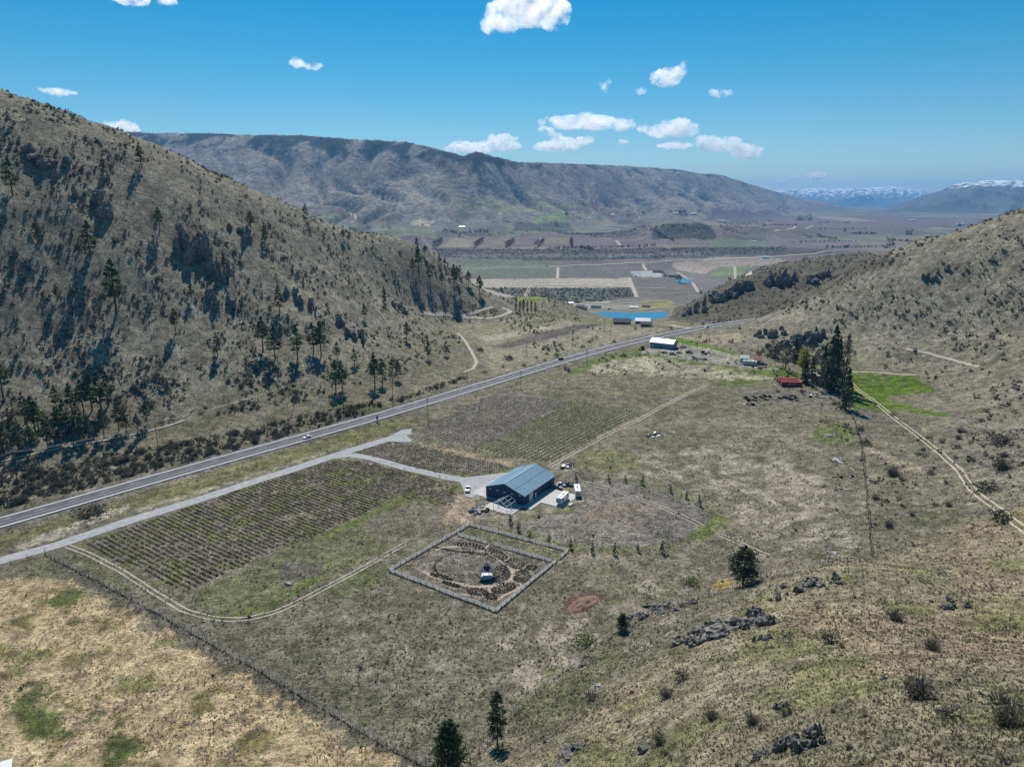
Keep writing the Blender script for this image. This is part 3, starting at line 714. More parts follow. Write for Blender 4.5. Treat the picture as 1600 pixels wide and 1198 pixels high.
# ------------------------------------------------------------------ roads, tracks, water
def frame_of(L):
    t = np.gradient(L[:, :2], axis=0); t /= np.linalg.norm(t, axis=1)[:, None] + 1e-9
    return t, np.stack([-t[:, 1], t[:, 0]], 1)
def ribbon(L, offs, z=None, dz=0.06, jit=0.0, seed=0):
    t, n = frame_of(L); V = []; k = len(offs)
    for j, o in enumerate(offs):
        jj = jit * perlin(np.arange(len(L)) * 0.35, np.full(len(L), j * 7.3 + seed), 5) if jit else 0
        XY = L[:, :2] + n * (o + (jj if np.ndim(jj) else 0 * L[:, 0]))[:, None]
        zz = height(XY[:, 0], XY[:, 1]) + dz if z is None else z + dz
        V.append(np.column_stack([XY, zz]))
    V = np.stack(V, 1)
    i = np.arange(len(L) * k).reshape(len(L), k)
    F = np.stack([i[:-1, :-1], i[:-1, 1:], i[1:, 1:], i[1:, :-1]], -1).reshape(-1, 4)
    return V.reshape(-1, 3), F
def join(parts):
    Vs, Fs, n = [], [], 0
    for V, F in parts:
        Vs.append(V); Fs.append(F + n); n += len(V)
    return np.vstack(Vs), np.vstack(Fs)
HWF = resample(HW, 2.0)
V, F = ribbon(HWF, [-5.4, -2.7, 0, 2.7, 5.4], HWF[:, 2], 0.0)
highway = np_obj('highway', V, F, 'asphalt'); tag(highway, kind='structure')
for o0, o1 in ((-5.4, -4.15), (4.35, 5.4)):
    V, F = ribbon(HWF, [o0, o1], HWF[:, 2], 0.03); s = np_obj('shoulder', V, F, 'shoulder', parent=highway)
V, F = ribbon(HWF, [-1.36, -1.22], HWF[:, 2], 0.03); np_obj('lane_line', V, F, 'line', parent=highway)
k = 0
while k + 3 < len(HWF):
    V, F = ribbon(HWF[k:k + 3], [1.50, 1.66], HWF[k:k + 3, 2], 0.03); np_obj('lane_dash', V, F, 'line', parent=highway); k += 6

def strip(name, px, width, mat, step=1.5, dz=0.09, jit=0.15, n=3):
    L = resample([ground(u, v) for u, v in px], step)
    L[:, :2] = smooth_line(L[:, :2], 4)
    V, F = ribbon(L, list(np.linspace(-width / 2, width / 2, n)), None, dz, jit)
    o = np_obj(name, V, F, mat); tag(o, kind='structure'); return o
def ruts(name, px, gauge, w, dz=0.08, step=1.2, mat='rut'):
    L = resample([ground(u, v) for u, v in px], step); L[:, :2] = smooth_line(L[:, :2], 4)
    o = np_obj(name, *join([ribbon(L, [s * gauge / 2 - w / 2, s * gauge / 2, s * gauge / 2 + w / 2], None, dz, 0.12, q * 3) for q, s in enumerate((-1, 1))]), mat)
    tag(o, kind='structure'); return o
strip('gravel_driveway', [(-70, 897), (0, 876), (100, 848.5), (200, 814), (300, 784), (400, 751), (500, 719), (560, 700), (600, 688), (640, 675)], 6.0, 'gravel', n=5)
strip('gravel_driveway', [(520, 714), (548, 710), (580, 716), (625, 729), (675, 740.5), (715, 749), (745, 752), (775, 747), (800, 740)], 5.0, 'gravel', n=5, dz=0.10)
def sheet(name, px, mat, dz=0.1, step=1.0, poly=None, kind='structure', zfix=None):
    P = gpoly(px) if poly is None else np.array(poly)
    import bmesh
    bm = bmesh.new()
    vs = [bm.verts.new((x, y, 0)) for x, y in P]
    f = bm.faces.new(vs)
    if f.normal.z < 0: f.normal_flip()
    bmesh.ops.triangulate(bm, faces=[f])
    if zfix is None:
        for _ in range(5):
            ed = [e for e in bm.edges if e.calc_length() > step * 1.6]
            if not ed: break
            bmesh.ops.subdivide_edges(bm, edges=ed, cuts=1)
            bmesh.ops.triangulate(bm, faces=bm.faces[:])
    for v in bm.verts:
        v.co.z = (float(height(v.co.x, v.co.y)) + dz) if zfix is None else zfix
    bm.normal_update()
    me = bpy.data.meshes.new(name); bm.to_mesh(me); bm.free()
    me.materials.append(M[mat]); o = link(bpy.data.objects.new(name, me))
    return tag(o, kind=kind)
sheet('gravel_yard', [(627, 672), (642, 670), (644, 674), (634, 680), (645, 688), (640, 691), (610, 690), (590, 692)], 'gravel', 0.12)
sheet('gravel_yard', [(715, 747), (745, 744), (790, 738), (805, 738), (800, 760), (760, 762), (738, 778), (728, 776), (722, 760)], 'gravel', 0.13)
ruts('dirt_track', [(858, 730), (880, 716), (940, 683), (1000, 655), (1045, 630), (1075, 614), (1107, 601)], 2.0, 0.7)
ruts('dirt_track', [(1328, 597), (1360, 622), (1400, 655), (1435, 681), (1470, 708), (1498, 733), (1512, 755), (1520, 766), (1545, 785), (1570, 803), (1620, 840)], 1.9, 0.65, mat='rut')
ruts('dirt_track', [(632, 850), (580, 880), (520, 912), (470, 938), (430, 957), (380, 968), (335, 967), (290, 955), (240, 925), (190, 892), (140, 866), (105, 853)], 1.7, 0.6, mat='dirtroad')
ruts('dirt_track', [(905, 752), (940, 760), (985, 775), (1040, 795), (1070, 808), (1098, 822)], 1.9, 0.5, mat='dirtroad')
ruts('dirt_track', [(1125, 835), (1160, 850), (1200, 868)], 1.9, 0.6, mat='dirtroad')
strip('dirt_road', [(662, 489), (700, 491), (740, 496), (765, 498), (785, 494), (797, 488), (796, 484), (785, 482)], 5.0, 'dirtroad', dz=0.3)
strip('dirt_road', [(720, 494), (745, 488), (770, 480)], 4.0, 'dirtroad', dz=0.3)
strip('dirt_road', [(715, 520), (728, 535), (738, 552), (745, 566), (740, 576), (725, 582)], 2.6, 'dirtroad', dz=0.25)
strip('dirt_road', [(-20, 726), (60, 708), (130, 694), (200, 681), (260, 667), (290, 657)], 1.3, 'dirtroad', dz=0.3)
strip('pasture_edge', [(1326, 581), (1345, 581), (1390, 583.5), (1432, 586)], 1.6, 'rut', dz=0.15, jit=0.5)
strip('dirt_road', [(1415, 545), (1450, 552), (1490, 563), (1530, 574)], 2.4, 'dirtroad', dz=0.3)
strip('dirt_road', [(1040, 507), (1060, 511), (1080, 514)], 5.0, 'dirtroad', dz=0.2)
for px, w in [([(722, 420), (800, 418), (870, 416), (1000, 411), (1055, 407), (1110, 405)], 9), ([(742, 447), (830, 446.5), (900, 447), (985, 449.5), (1040, 451)], 9), ([(872, 418), (871, 436)], 8),
              ([(1005, 412), (1010, 423)], 9), ([(983, 434), (988, 448), (992, 457), (994, 465)], 9), ([(994, 457), (1040, 458), (1092, 457)], 6), ([(905, 470), (925, 474), (950, 475), (1000, 473), (1045, 470)], 7),
              ([(1058, 426), (1080, 440), (1092, 457)], 8), ([(1200, 402), (1150, 404), (1100, 408)], 14), ([(1200, 402), (1270, 397), (1340, 389)], 9), ([(963, 376), (972, 386)], 10), ([(845, 372), (837, 386)], 9), ([(1250, 374), (1320, 378), (1400, 383)], 9),
              ([(927, 312), (928, 318)], 12), ([(990, 314), (1000, 342)], 10), ([(1210, 361), (1240, 357), (1270, 353)], 14), ([(536, 323), (550, 335), (556, 343)], 12), ([(1148, 417), (1170, 432)], 8)]:
    strip('farm_road', px, w, 'dirtroad', step=8, dz=0.9, jit=0.4)
lake = sheet('lake', None, 'water', 0, poly=lake_poly, zfix=LAKE_Z)
sheet('pond', [(1054, 438), (1076, 436), (1086, 442), (1064, 444)], 'water', 1.2, step=20)

# ------------------------------------------------------------------ far snowy mountains
def mountain(name, sky_px, Y, depth, mat, seed, label, rough=1.0):
    us = np.linspace(sky_px[0][0], sky_px[-1][0], 260)
    vs = np.interp(us, [p[0] for p in sky_px], [p[1] for p in sky_px]) 
    R = np.array([on_y(u, v, Y) for u, v in zip(us, vs)])
    nt_ = 60; ts = np.linspace(0, 1.5, nt_)
    X = R[None, :, 0] * (1 - depth * (1 - ts[:, None]) / Y); Yg = np.full((nt_, 260), Y) - depth * (1 - ts[:, None])
    base = -30.0
    prof = np.where(ts < 1, ts ** 1.2, np.maximum(0, 1 - (ts - 1) * 1.6))[:, None]
    h = R[None, :, 2] - base
    g = ridged(X / (1500 * rough) + 3 * seed, Yg / (2600 * rough), 5, seed) - 0.8
    env = np.sin(np.clip(ts, 0, 1) * math.pi)[:, None] ** 0.6
    Z = base + h * prof + env * g * np.clip(h, 0, 900) * 0.34
    jag = perlin(X / 160, Yg / 300, seed + 3) * 0.03 * np.maximum(h, 0) * (ts[:, None] > 0.9)
    Z = Z + jag
    i = np.arange(nt_ * 260).reshape(nt_, 260)
    F = np.stack([i[:-1, :-1], i[:-1, 1:], i[1:, 1:], i[1:, :-1]], -1).reshape(-1, 4)
    o = np_obj(name, np.stack([X, Yg, Z], -1).reshape(-1, 3), F, mat, smooth=True)
    tag(o, label, kind='structure'); return o
def mat_snow(name, z0, z1, rockcol):
    m, nt, b = new_mat(name)
    g = N(nt, 'ShaderNodeNewGeometry'); sx = N(nt, 'ShaderNodeSeparateXYZ'); nt.links.new(g.outputs['Position'], sx.inputs[0])
    nz = N(nt, 'ShaderNodeTexNoise', Scale=0.0075, Detail=8, Roughness=0.7); nt.links.new(g.outputs['Position'], nz.inputs['Vector'])
    ad = N(nt, 'ShaderNodeMath', operation='MULTIPLY_ADD'); ad.inputs[1].default_value = (z1 - z0) * 9.0
    nt.links.new(nz.outputs['Fac'], ad.inputs[0]); nt.links.new(sx.outputs['Z'], ad.inputs[2])
    r = N(nt, 'ShaderNodeMapRange'); r.inputs['From Min'].default_value = z0 + (z1 - z0) * 4.75; r.inputs['From Max'].default_value = z1 + (z1 - z0) * 4.3
    nt.links.new(ad.outputs[0], r.inputs['Value'])
    mx = N(nt, 'ShaderNodeMix', data_type='RGBA'); mx.inputs[6].default_value = (*rockcol, 1); mx.inputs[7].default_value = (0.85, 0.87, 0.9, 1)
    nt.links.new(r.outputs[0], mx.inputs[0])
    f, _r = noise_mult(nt, g.outputs['Position'], 0.004, 9, 0.7, 0.6, 1.4)
    nt.links.new(mulcol(nt, mx.outputs[2], f), b.inputs['Base Color'])
    b.inputs['Roughness'].default_value = 0.95; b.inputs['Specular IOR Level'].default_value = 0.05
    return m
Rz = on_y(1530, 284, 12500)[2]
M['snow_near'] = mat_snow('snow_capped_slope', Rz - 95, Rz - 15, (0.12, 0.115, 0.10))
mountain('snow_capped_mountain', [(1325, 338), (1370, 328), (1410, 316), (1440, 307), (1470, 297), (1485, 291), (1505, 287), (1530, 284), (1560, 283), (1600, 284), (1700, 282), (1800, 300)], 12500, 3800, 'snow_near', 5, 'dark mountain with a snow capped crest')
Rz = on_y(1300, 295, 24000)[2]
M['snow_far'] = mat_snow('far_snow_slope', Rz - 260, Rz - 40, (0.14, 0.14, 0.13))
mountain('far_snowy_range', [(1100, 325), (1180, 300), (1215, 297), (1300, 294), (1360, 293), (1395, 292), (1430, 297), (1470, 303), (1560, 315)], 24000, 5000, 'snow_far', 9, 'pale far range streaked with snow', 1.6)

# ------------------------------------------------------------------ haze: one box of even air round everything
hb = MB().box((0, 13500, 350), (64000, 33000, 1000))
hz, hnt, hbsdf = new_mat('valley_air')
hnt.nodes.remove(hbsdf)
hv = N(hnt, 'ShaderNodeVolumePrincipled')
hv.inputs['Color'].default_value = (0.18, 0.53, 1.0, 1); hv.inputs['Density'].default_value = 4.6e-5; hv.inputs['Anisotropy'].default_value = 0.0
hout = [n for n in hnt.nodes if n.type == 'OUTPUT_MATERIAL'][0]
hnt.links.new(hv.outputs[0], hout.inputs['Volume'])
haze = hb.build('haze', hz)
tag(haze, 'thin bluish valley air over the far hills', kind='stuff')

# ------------------------------------------------------------------ clouds: banks of droplets inside lumpy hulls
cm, cnt, cb = new_mat('cumulus')
cnt.nodes.remove(cb)
cv = N(cnt, 'ShaderNodeVolumePrincipled')
cv.inputs['Color'].default_value = (1.0, 1.0, 1.0, 1); cv.inputs['Anisotropy'].default_value = 0.55
cg = N(cnt, 'ShaderNodeNewGeometry')
cn = N(cnt, 'ShaderNodeTexNoise', Scale=0.0075, Detail=6, Roughness=0.62); cnt.links.new(cg.outputs['Position'], cn.inputs['Vector'])
cr = N(cnt, 'ShaderNodeMapRange'); cr.inputs['From Min'].default_value = 0.43; cr.inputs['From Max'].default_value = 0.64; cr.inputs['To Max'].default_value = 0.013
cnt.links.new(cn.outputs['Fac'], cr.inputs['Value']); cnt.links.new(cr.outputs[0], cv.inputs['Density'])
co = [n for n in cnt.nodes if n.type == 'OUTPUT_MATERIAL'][0]
cnt.links.new(cv.outputs[0], co.inputs['Volume'])
M['cloud'] = cm
import bmesh
def cloud(px, dens_seed, label):
    rnd = random.Random(dens_seed)
    cu = sum(p[0] for p in px) / len(px); cvv = sum(p[1] for p in px) / len(px)
    el = (315 - cvv) / FPX
    Y = min(34000, max(9500, 1120.0 / max(el, 0.02)))
    C = Vector(on_y(cu, cvv, Y))
    ppm = Y / FPX / CP
    bm = bmesh.new()
    for (u, v, ru, rv) in px:
        c = Vector(on_y(u, v, Y)) - C
        for k in range(7):
            s = 1.1 if k == 0 else rnd.uniform(0.35, 0.75)
            o = Vector((0, 0, 0)) if k == 0 else Vector((rnd.uniform(-1, 1) * ru * 0.75, rnd.uniform(-0.5, 0.5) * ru, rnd.uniform(-0.35, 0.75) * rv)) * ppm
            bmesh.ops.create_icosphere(bm, subdivisions=2, radius=1.0, matrix=Matrix.Translation(c + o) @ Matrix.Diagonal((ru * ppm * s, ru * ppm * s * 0.8, rv * ppm * s, 1)))
    me = bpy.data.meshes.new('cloud'); bm.to_mesh(me); bm.free(); me.materials.append(cm)
    o = link(bpy.data.objects.new('cloud', me)); o.location = C
    rm = o.modifiers.new('remesh', 'REMESH'); rm.mode = 'VOXEL'; rm.voxel_size = max(o.dimensions.x, 200) / 64; rm.use_smooth_shade = True
    dt = bpy.data.textures.new('billow', 'CLOUDS'); dt.noise_scale = 60 * ppm / 9; dt.noise_depth = 3
    dm = o.modifiers.new('billow', 'DISPLACE'); dm.texture = dt; dm.strength = ppm * 8; dm.mid_level = 0.5; dm.texture_coords = 'GLOBAL'
    d2 = bpy.data.textures.new('fray', 'CLOUDS'); d2.noise_scale = 22 * ppm / 9; d2.noise_depth = 4
    dm2 = o.modifiers.new('fray', 'DISPLACE'); dm2.texture = d2; dm2.strength = ppm * 4.5; dm2.mid_level = 0.5; dm2.texture_coords = 'GLOBAL'
    tag(o, label, 'cloud', 'small cumulus clouds in the blue sky')
    return o
CLOUDS = [
 ([(790, 28, 30, 18), (830, 15, 38, 22), (862, 25, 22, 18), (765, 42, 12, 10)], 'largest bright cumulus cloud, highest above the plateau'),
 ([(205, -2, 24, 8), (262, 2, 12, 6)], 'bright ragged cloud high above the pine hillside'),
 ([(465, 98, 11, 6), (488, 103, 12, 5)], 'small slanting cloud alone over the middle of the plateau'),
 ([(190, 199, 22, 9)], 'low cloud rising behind the hillside crest beside the plateau edge'),
 ([(90, 144, 20, 4), (70, 141, 8, 3)], 'thin faint cloud over the pine hillside'),
 ([(1040, 124, 22, 10), (1052, 116, 16, 9), (1068, 105, 7, 6)], 'compact cloud with a small puff at its upper corner'),
 ([(945, 135, 6, 8)], 'tiny upright cloud puff'),
 ([(1002, 143, 7, 4)], 'tiny cloud puff beside the compact cloud'),
 ([(1127, 146, 14, 5)], 'small flat cloud east of the compact cloud'),
 ([(890, 193, 26, 9), (930, 192, 32, 10), (970, 195, 22, 8)], 'long low cloud, longest of the bank above the plateau'),
 ([(1035, 206, 24, 9), (1065, 202, 26, 11), (1050, 196, 18, 7), (1003, 200, 10, 5)], 'broad lumpy cloud joined to the end of the long cloud'),
 ([(853, 203, 12, 5), (864, 187, 7, 4), (846, 191, 5, 4), (862, 210, 12, 4)], 'cluster of small puffs at the start of the long cloud'),
 ([(860, 230, 22, 7), (885, 226, 22, 9), (914, 220, 14, 6)], 'grey bellied cloud just above the plateau rim'),
 ([(745, 232, 30, 7), (785, 228, 26, 7), (785, 218, 20, 6), (712, 234, 14, 6)], 'low cloud resting behind the plateau knob'),
 ([(1110, 224, 20, 10), (1135, 228, 24, 9), (1165, 238, 22, 11)], 'long slanting cloud towards the snowy mountains'),
 ([(1055, 228, 24, 4)], 'thin flat streak of cloud under the broad cloud'),
 ([(974, 221, 8, 3)], 'faint wisp under the long cloud'),
 ([(1275, 275, 14, 5), (1240, 277, 8, 2)], 'distant low cloud over the snowy range'),
 ([(1220, 286, 10, 4)], 'faint distant cloud at the end of the plateau')]
for q, (px, lab) in enumerate(CLOUDS):
    cloud(px, 100 + q, lab)

# ------------------------------------------------------------------ plant prototypes
def leafy(points, sizes, rng, flat=0.0, shade=(0.6, 1.4)):
    n = len(points)
    D = rng.normal(size=(n, 3)); D /= np.linalg.norm(D, axis=1)[:, None]
    E = rng.normal(size=(n, 3)); E -= (E * D).sum(1)[:, None] * D; E /= np.linalg.norm(E, axis=1)[:, None] + 1e-9
    s = np.asarray(sizes)[:, None] * np.ones((n, 1))
    V = np.stack([points + D * s, points - D * s * 0.6 + E * s * 0.6, points - D * s * 0.6 - E * s * 0.6], 1).reshape(-1, 3)
    F = np.arange(3 * n).reshape(-1, 3)
    c = rng.uniform(shade[0], shade[1], n).repeat(3)
    C = np.column_stack([c * rng.uniform(0.95, 1.05, 3 * n), c, c * rng.uniform(0.92, 1.05, 3 * n), np.ones(3 * n)])
    return V, F, C
def bush_proto(seed, n, h=0.75, spread=0.5, leaf=1.0):
    r = np.random.default_rng(seed)
    d = r.normal(size=(n, 3)); d[:, 2] = np.abs(d[:, 2]); d /= np.linalg.norm(d, axis=1)[:, None]
    lob = 1 + 0.25 * np.sin(3 * np.arctan2(d[:, 1], d[:, 0]) + seed)
    P = d * (r.uniform(0.35, 1.0, n) * lob)[:, None] * np.array([spread, spread, h * 0.62])
    P[:, 2] += 0.05
    V, F, C = leafy(P, r.uniform(0.10, 0.24, n) * leaf * (spread / 0.5) * (40 / n) ** 0.25, r)
    V[:, 2] = np.maximum(V[:, 2], -0.03)
    return V, F, C
def spiky_proto(seed, n, h=1.0, spread=0.5, w=0.07, up=0.6):
    r = np.random.default_rng(seed)
    a = r.uniform(0, 2 * math.pi, n); rad = r.uniform(0.2, 1.0, n) * spread; hh = r.uniform(up, 1.0, n) * h
    T = np.column_stack([np.cos(a) * rad, np.sin(a) * rad, hh])
    B = T * np.array([0.25, 0.25, 0.0])
    S = np.column_stack([-np.sin(a), np.cos(a), np.zeros(n)]) * w
    V = np.stack([B + S, B - S, T], 1).reshape(-1, 3)
    c = r.uniform(0.6, 1.4, n).repeat(3)
    return V, np.arange(3 * n).reshape(-1, 3), np.column_stack([c, c, c, np.ones(3 * n)])
def merge(protos, pos, scale, rng, tint=None, sq=None):
    n = len(pos); Vs, Fs, Cs = [], [], []; off = 0
    which = rng.integers(0, len(protos), n); rz = rng.uniform(0, 2 * math.pi, n)
    tint = np.ones((n, 3)) if tint is None else tint
    sc3 = scale[:, None] * np.ones(3) if sq is None else scale[:, None] * sq
    for k, (V, F, C) in enumerate(protos):
        ii = np.where(which == k)[0]
        if not len(ii): continue
        c, s = np.cos(rz[ii])[:, None], np.sin(rz[ii])[:, None]
        W = np.stack([V[None, :, 0] * c - V[None, :, 1] * s, V[None, :, 0] * s + V[None, :, 1] * c, np.repeat(V[None, :, 2], len(ii), 0)], -1)
        W = W * sc3[ii][:, None, :] + pos[ii][:, None, :]
        Vs.append(W.reshape(-1, 3))
        Fs.append((F[None] + (np.arange(len(ii)) * len(V))[:, None, None]).reshape(-1, F.shape[1]) + off); off += len(ii) * len(V)
        CC = np.repeat(C[None], len(ii), 0).copy(); CC[..., :3] *= tint[ii][:, None, :]
        Cs.append(CC.reshape(-1, 4))
    return np.vstack(Vs), np.vstack(Fs), np.vstack(Cs)
def tints(n, rng, lo=0.75, hi=1.3, warm=0.08):
    b = rng.uniform(lo, hi, n)[:, None]
    return b * (1 + rng.uniform(-warm, warm, (n, 3)))
def proto_mesh(name, p, mat):
    return np_mesh(name, p[0], p[1], mat, p[2])

# trees -------------------------------------------------------------
def crown_pts(rng, n_br, per, prof, h0, h1, droop=0.1, up=0.1, jit=0.12):
    P = []
    for _ in range(n_br):
        t = rng.uniform(0, 1); a = rng.uniform(0, 2 * math.pi)
        L = prof(t) * rng.uniform(0.65, 1.12); z = h0 + (h1 - h0) * t
        q = rng.uniform(0.22, 1.0, per) ** 0.75
        zz = z + (up - droop * q) * L * q
        jj = jit * L
        P.append(np.column_stack([np.cos(a) * q * L, np.sin(a) * q * L, zz]) + rng.normal(0, 1, (per, 3)) * np.array([jj, jj, jj * 0.7]))
    return np.vstack(P)
def tree_proto(name, seed, H, prof, h0, n_br, per, leaf, mat, trunk_r, droop=0.15, up=0.15, shade=(0.55, 1.45), jit=0.13, bark='bark', limbs=10):
    rng = np.random.default_rng(seed)
    P = crown_pts(rng, n_br, per, prof, h0, H, droop, up, jit)
    V, F, C = leafy(P, rng.uniform(0.7, 1.3, len(P)) * leaf, rng, shade=shade)
    mb = MB(); lean = (rng.normal(0, 0.012) * H, rng.normal(0, 0.012) * H)
    mb.tube((0, 0, -0.6), (lean[0] * 0.5, lean[1] * 0.5, H * 0.5), trunk_r, trunk_r * 0.65, 7)
    mb.tube((lean[0] * 0.5, lean[1] * 0.5, H * 0.5), (lean[0], lean[1], H * 0.97), trunk_r * 0.65, trunk_r * 0.1, 6)
    for k in range(limbs):
        t = rng.uniform(0.02, 0.8); a = rng.uniform(0, 6.28); L = prof(t) * 0.75; z = h0 + (H - h0) * t
        mb.tube((lean[0] * z / H, lean[1] * z / H, z), (math.cos(a) * L, math.sin(a) * L, z + (up - droop) * L), trunk_r * 0.28, trunk_r * 0.06, 4)
    tm = mb.mesh(name + '_trunk'); tm.materials.append(M[bark])
    return tm, np_mesh(name + '_crown', V, F, mat, C), H
def add_tree(name, proto, loc, H, label, cat='tree', group=None, wide=1.0, rz=None):
    o = empty(name, (loc[0], loc[1], loc[2] - 0.1), random.uniform(0, 6.28) if rz is None else rz)
    s = H / proto[2]; o.scale = (s * wide, s * wide, s)
    link(bpy.data.objects.new('trunk', proto[0]), o); link(bpy.data.objects.new('crown', proto[1]), o)
    return tag(o, label, cat, group)
pond_prof = lambda t: 2.3 * (0.45 + 0.75 * math.sin(math.pi * min(1, 0.25 + t * 0.8))) * (1 - 0.72 * t ** 3)
PINES = [tree_proto('pine', 20 + k, 14, pond_prof, 3.2 + k * 0.7, 60, 22, 0.36, 'pine', 0.26, limbs=12) for k in range(4)]
cone_prof = lambda t: 3.0 * (1 - t) ** 0.85 + 0.15
SPRUCES = [tree_proto('spruce', 40 + k, 16, cone_prof, 0.8, 90, 22, 0.40, 'spruce', 0.3, droop=0.35, up=0.05) for k in range(2)]
slim_prof = lambda t: 0.50 * (1 - t) ** 0.6 + 0.05
SAPLING = tree_proto('sapling', 50, 2.4, slim_prof, 0.15, 26, 10, 0.13, 'spruce', 0.05, droop=0.1, up=0.3, limbs=2)
round_prof = lambda t: 3.0 * math.sqrt(max(0.02, 1 - (2 * t - 0.75) ** 2 / 1.6))
BROADPINE = tree_proto('broad_pine', 60, 11, lambda t: 4.3 * (math.sin(math.pi * min(1, 0.2 + 0.85 * t)) ** 0.8 + 0.08), 2.2, 110, 30, 0.34, 'spruce', 0.34, droop=0.05, up=0.1, limbs=16)
FOREPINE = tree_proto('slender_pine', 61, 9, lambda t: 1.7 * (0.5 + 0.6 * math.sin(math.pi * (0.15 + 0.8 * t))) * (1 - 0.6 * t ** 3), 1.6, 80, 30, 0.20, 'spruce', 0.16, limbs=14)
FORESPRUCE = tree_proto('bushy_pine', 62, 7, lambda t: 2.0 * (1 - t) ** 0.6 + 0.25, 0.4, 110, 30, 0.22, 'pine', 0.2, droop=0.0, up=0.5)
WILLOW = tree_proto('willow', 63, 12, round_prof, 2.5, 110, 22, 0.34, 'willow', 0.3, droop=0.1, up=0.2)
POPLAR = tree_proto('poplar', 64, 20, lambda t: 1.5 * math.sin(math.pi * (0.12 + 0.85 * t)) + 0.2, 1.5, 120, 14, 0.26, 'twig', 0.28, droop=-0.5, up=1.2, limbs=26)
BARE = tree_proto('bare_tree', 65, 9, round_prof, 2.0, 60, 14, 0.18, 'twig', 0.22, droop=-0.3, up=0.5, limbs=22)

HILLPINE = 'dark pine growing on the steep sagebrush hillside above the highway'
def px_tree(u, vb, hp):
    p = ground(u, vb)
    for _ in range(30):                                    # a crest pine stands on the near crest
        if p[1] < 900 or vb > 520: break
        vb += 1; p = ground(u, vb)
    return p, hp * px_size(p) / 0.985
for u, vb, hp in [(182, 490, 72), (275, 521, 36), (340, 556, 34), (221, 262, 32), (163, 277, 26), (20, 305, 44), (250, 361, 32), (142, 405, 50), (392, 361, 28), (414, 381, 30), (437, 488, 40), (411, 547, 50),
                  (430, 561, 52), (465, 561, 52), (490, 551, 46), (502, 556, 52), (527, 561, 27), (525, 612, 48), (535, 610, 46), (554, 571, 27), (586, 604, 50), (598, 600, 40), (622, 593, 32), (669, 562, 30), (697, 556, 24),
                  (636, 532, 30), (645, 427, 24), (654, 424, 38), (671, 438, 24), (709, 452, 38), (714, 438, 22), (690, 446, 20), (600, 470, 22), (570, 500, 24), (300, 470, 26), (60, 380, 30), (350, 420, 24), (90, 470, 22)]:
    p, H = px_tree(u, vb, hp)
    lab = 'tallest pine alone midway up the hillside, trailing a long shadow' if hp == 72 else 'lone pine highest on the open upper hillside' if vb == 262 else 'pine scattered among the crags of the upper hillside' if vb < 410 and u < 430 else \
          'pine in the open sagebrush midway up the hillside' if u < 360 else 'pine in the loose band crossing the middle of the hillside' if u < 540 and vb < 565 else 'pine at the hillside foot above the straight highway' if vb > 556 else 'pine on the low end of the hillside towards the lake'
    add_tree('pine_tree', random.choice(PINES), p, H, lab, 'tree', 'pines scattered up the hillside', 1.1)
for u, vb, hp in [(477, 336, 18), (522, 361, 11), (536, 375, 18), (545, 377, 13), (651, 386, 16), (664, 398, 17), (687, 411, 15), (695, 412, 12), (718, 428, 16), (732, 443, 22), (749, 457, 28)]:
    p, H = px_tree(u, vb + 2, hp); add_tree('pine_tree', random.choice(PINES), p, H, 'small pine standing along the crest of the hillside ridge', 'tree', 'pines along the hillside crest', 1.25)
for u, vb, hp in [(6, 628, 58), (89, 641, 34), (56, 677, 50), (61, 675, 42), (113, 646, 42), (131, 646, 47), (144, 641, 52), (159, 646, 58), (170, 633, 47), (104, 678, 47), (125, 686, 50), (163, 684, 40), (186, 673, 40), (198, 676, 40), (230, 664, 34),
                  (216, 681, 32), (50, 707, 37), (6, 709, 47), (30, 711, 37), (93, 683, 42), (20, 690, 44), (75, 700, 40), (140, 690, 36), (40, 660, 40)]:
    p, H = px_tree(u, vb, hp); add_tree('pine_tree', random.choice(PINES), p, H, 'pine in the dense grove at the hillside foot beside the highway', 'tree', 'pines of the roadside grove', 1.1)
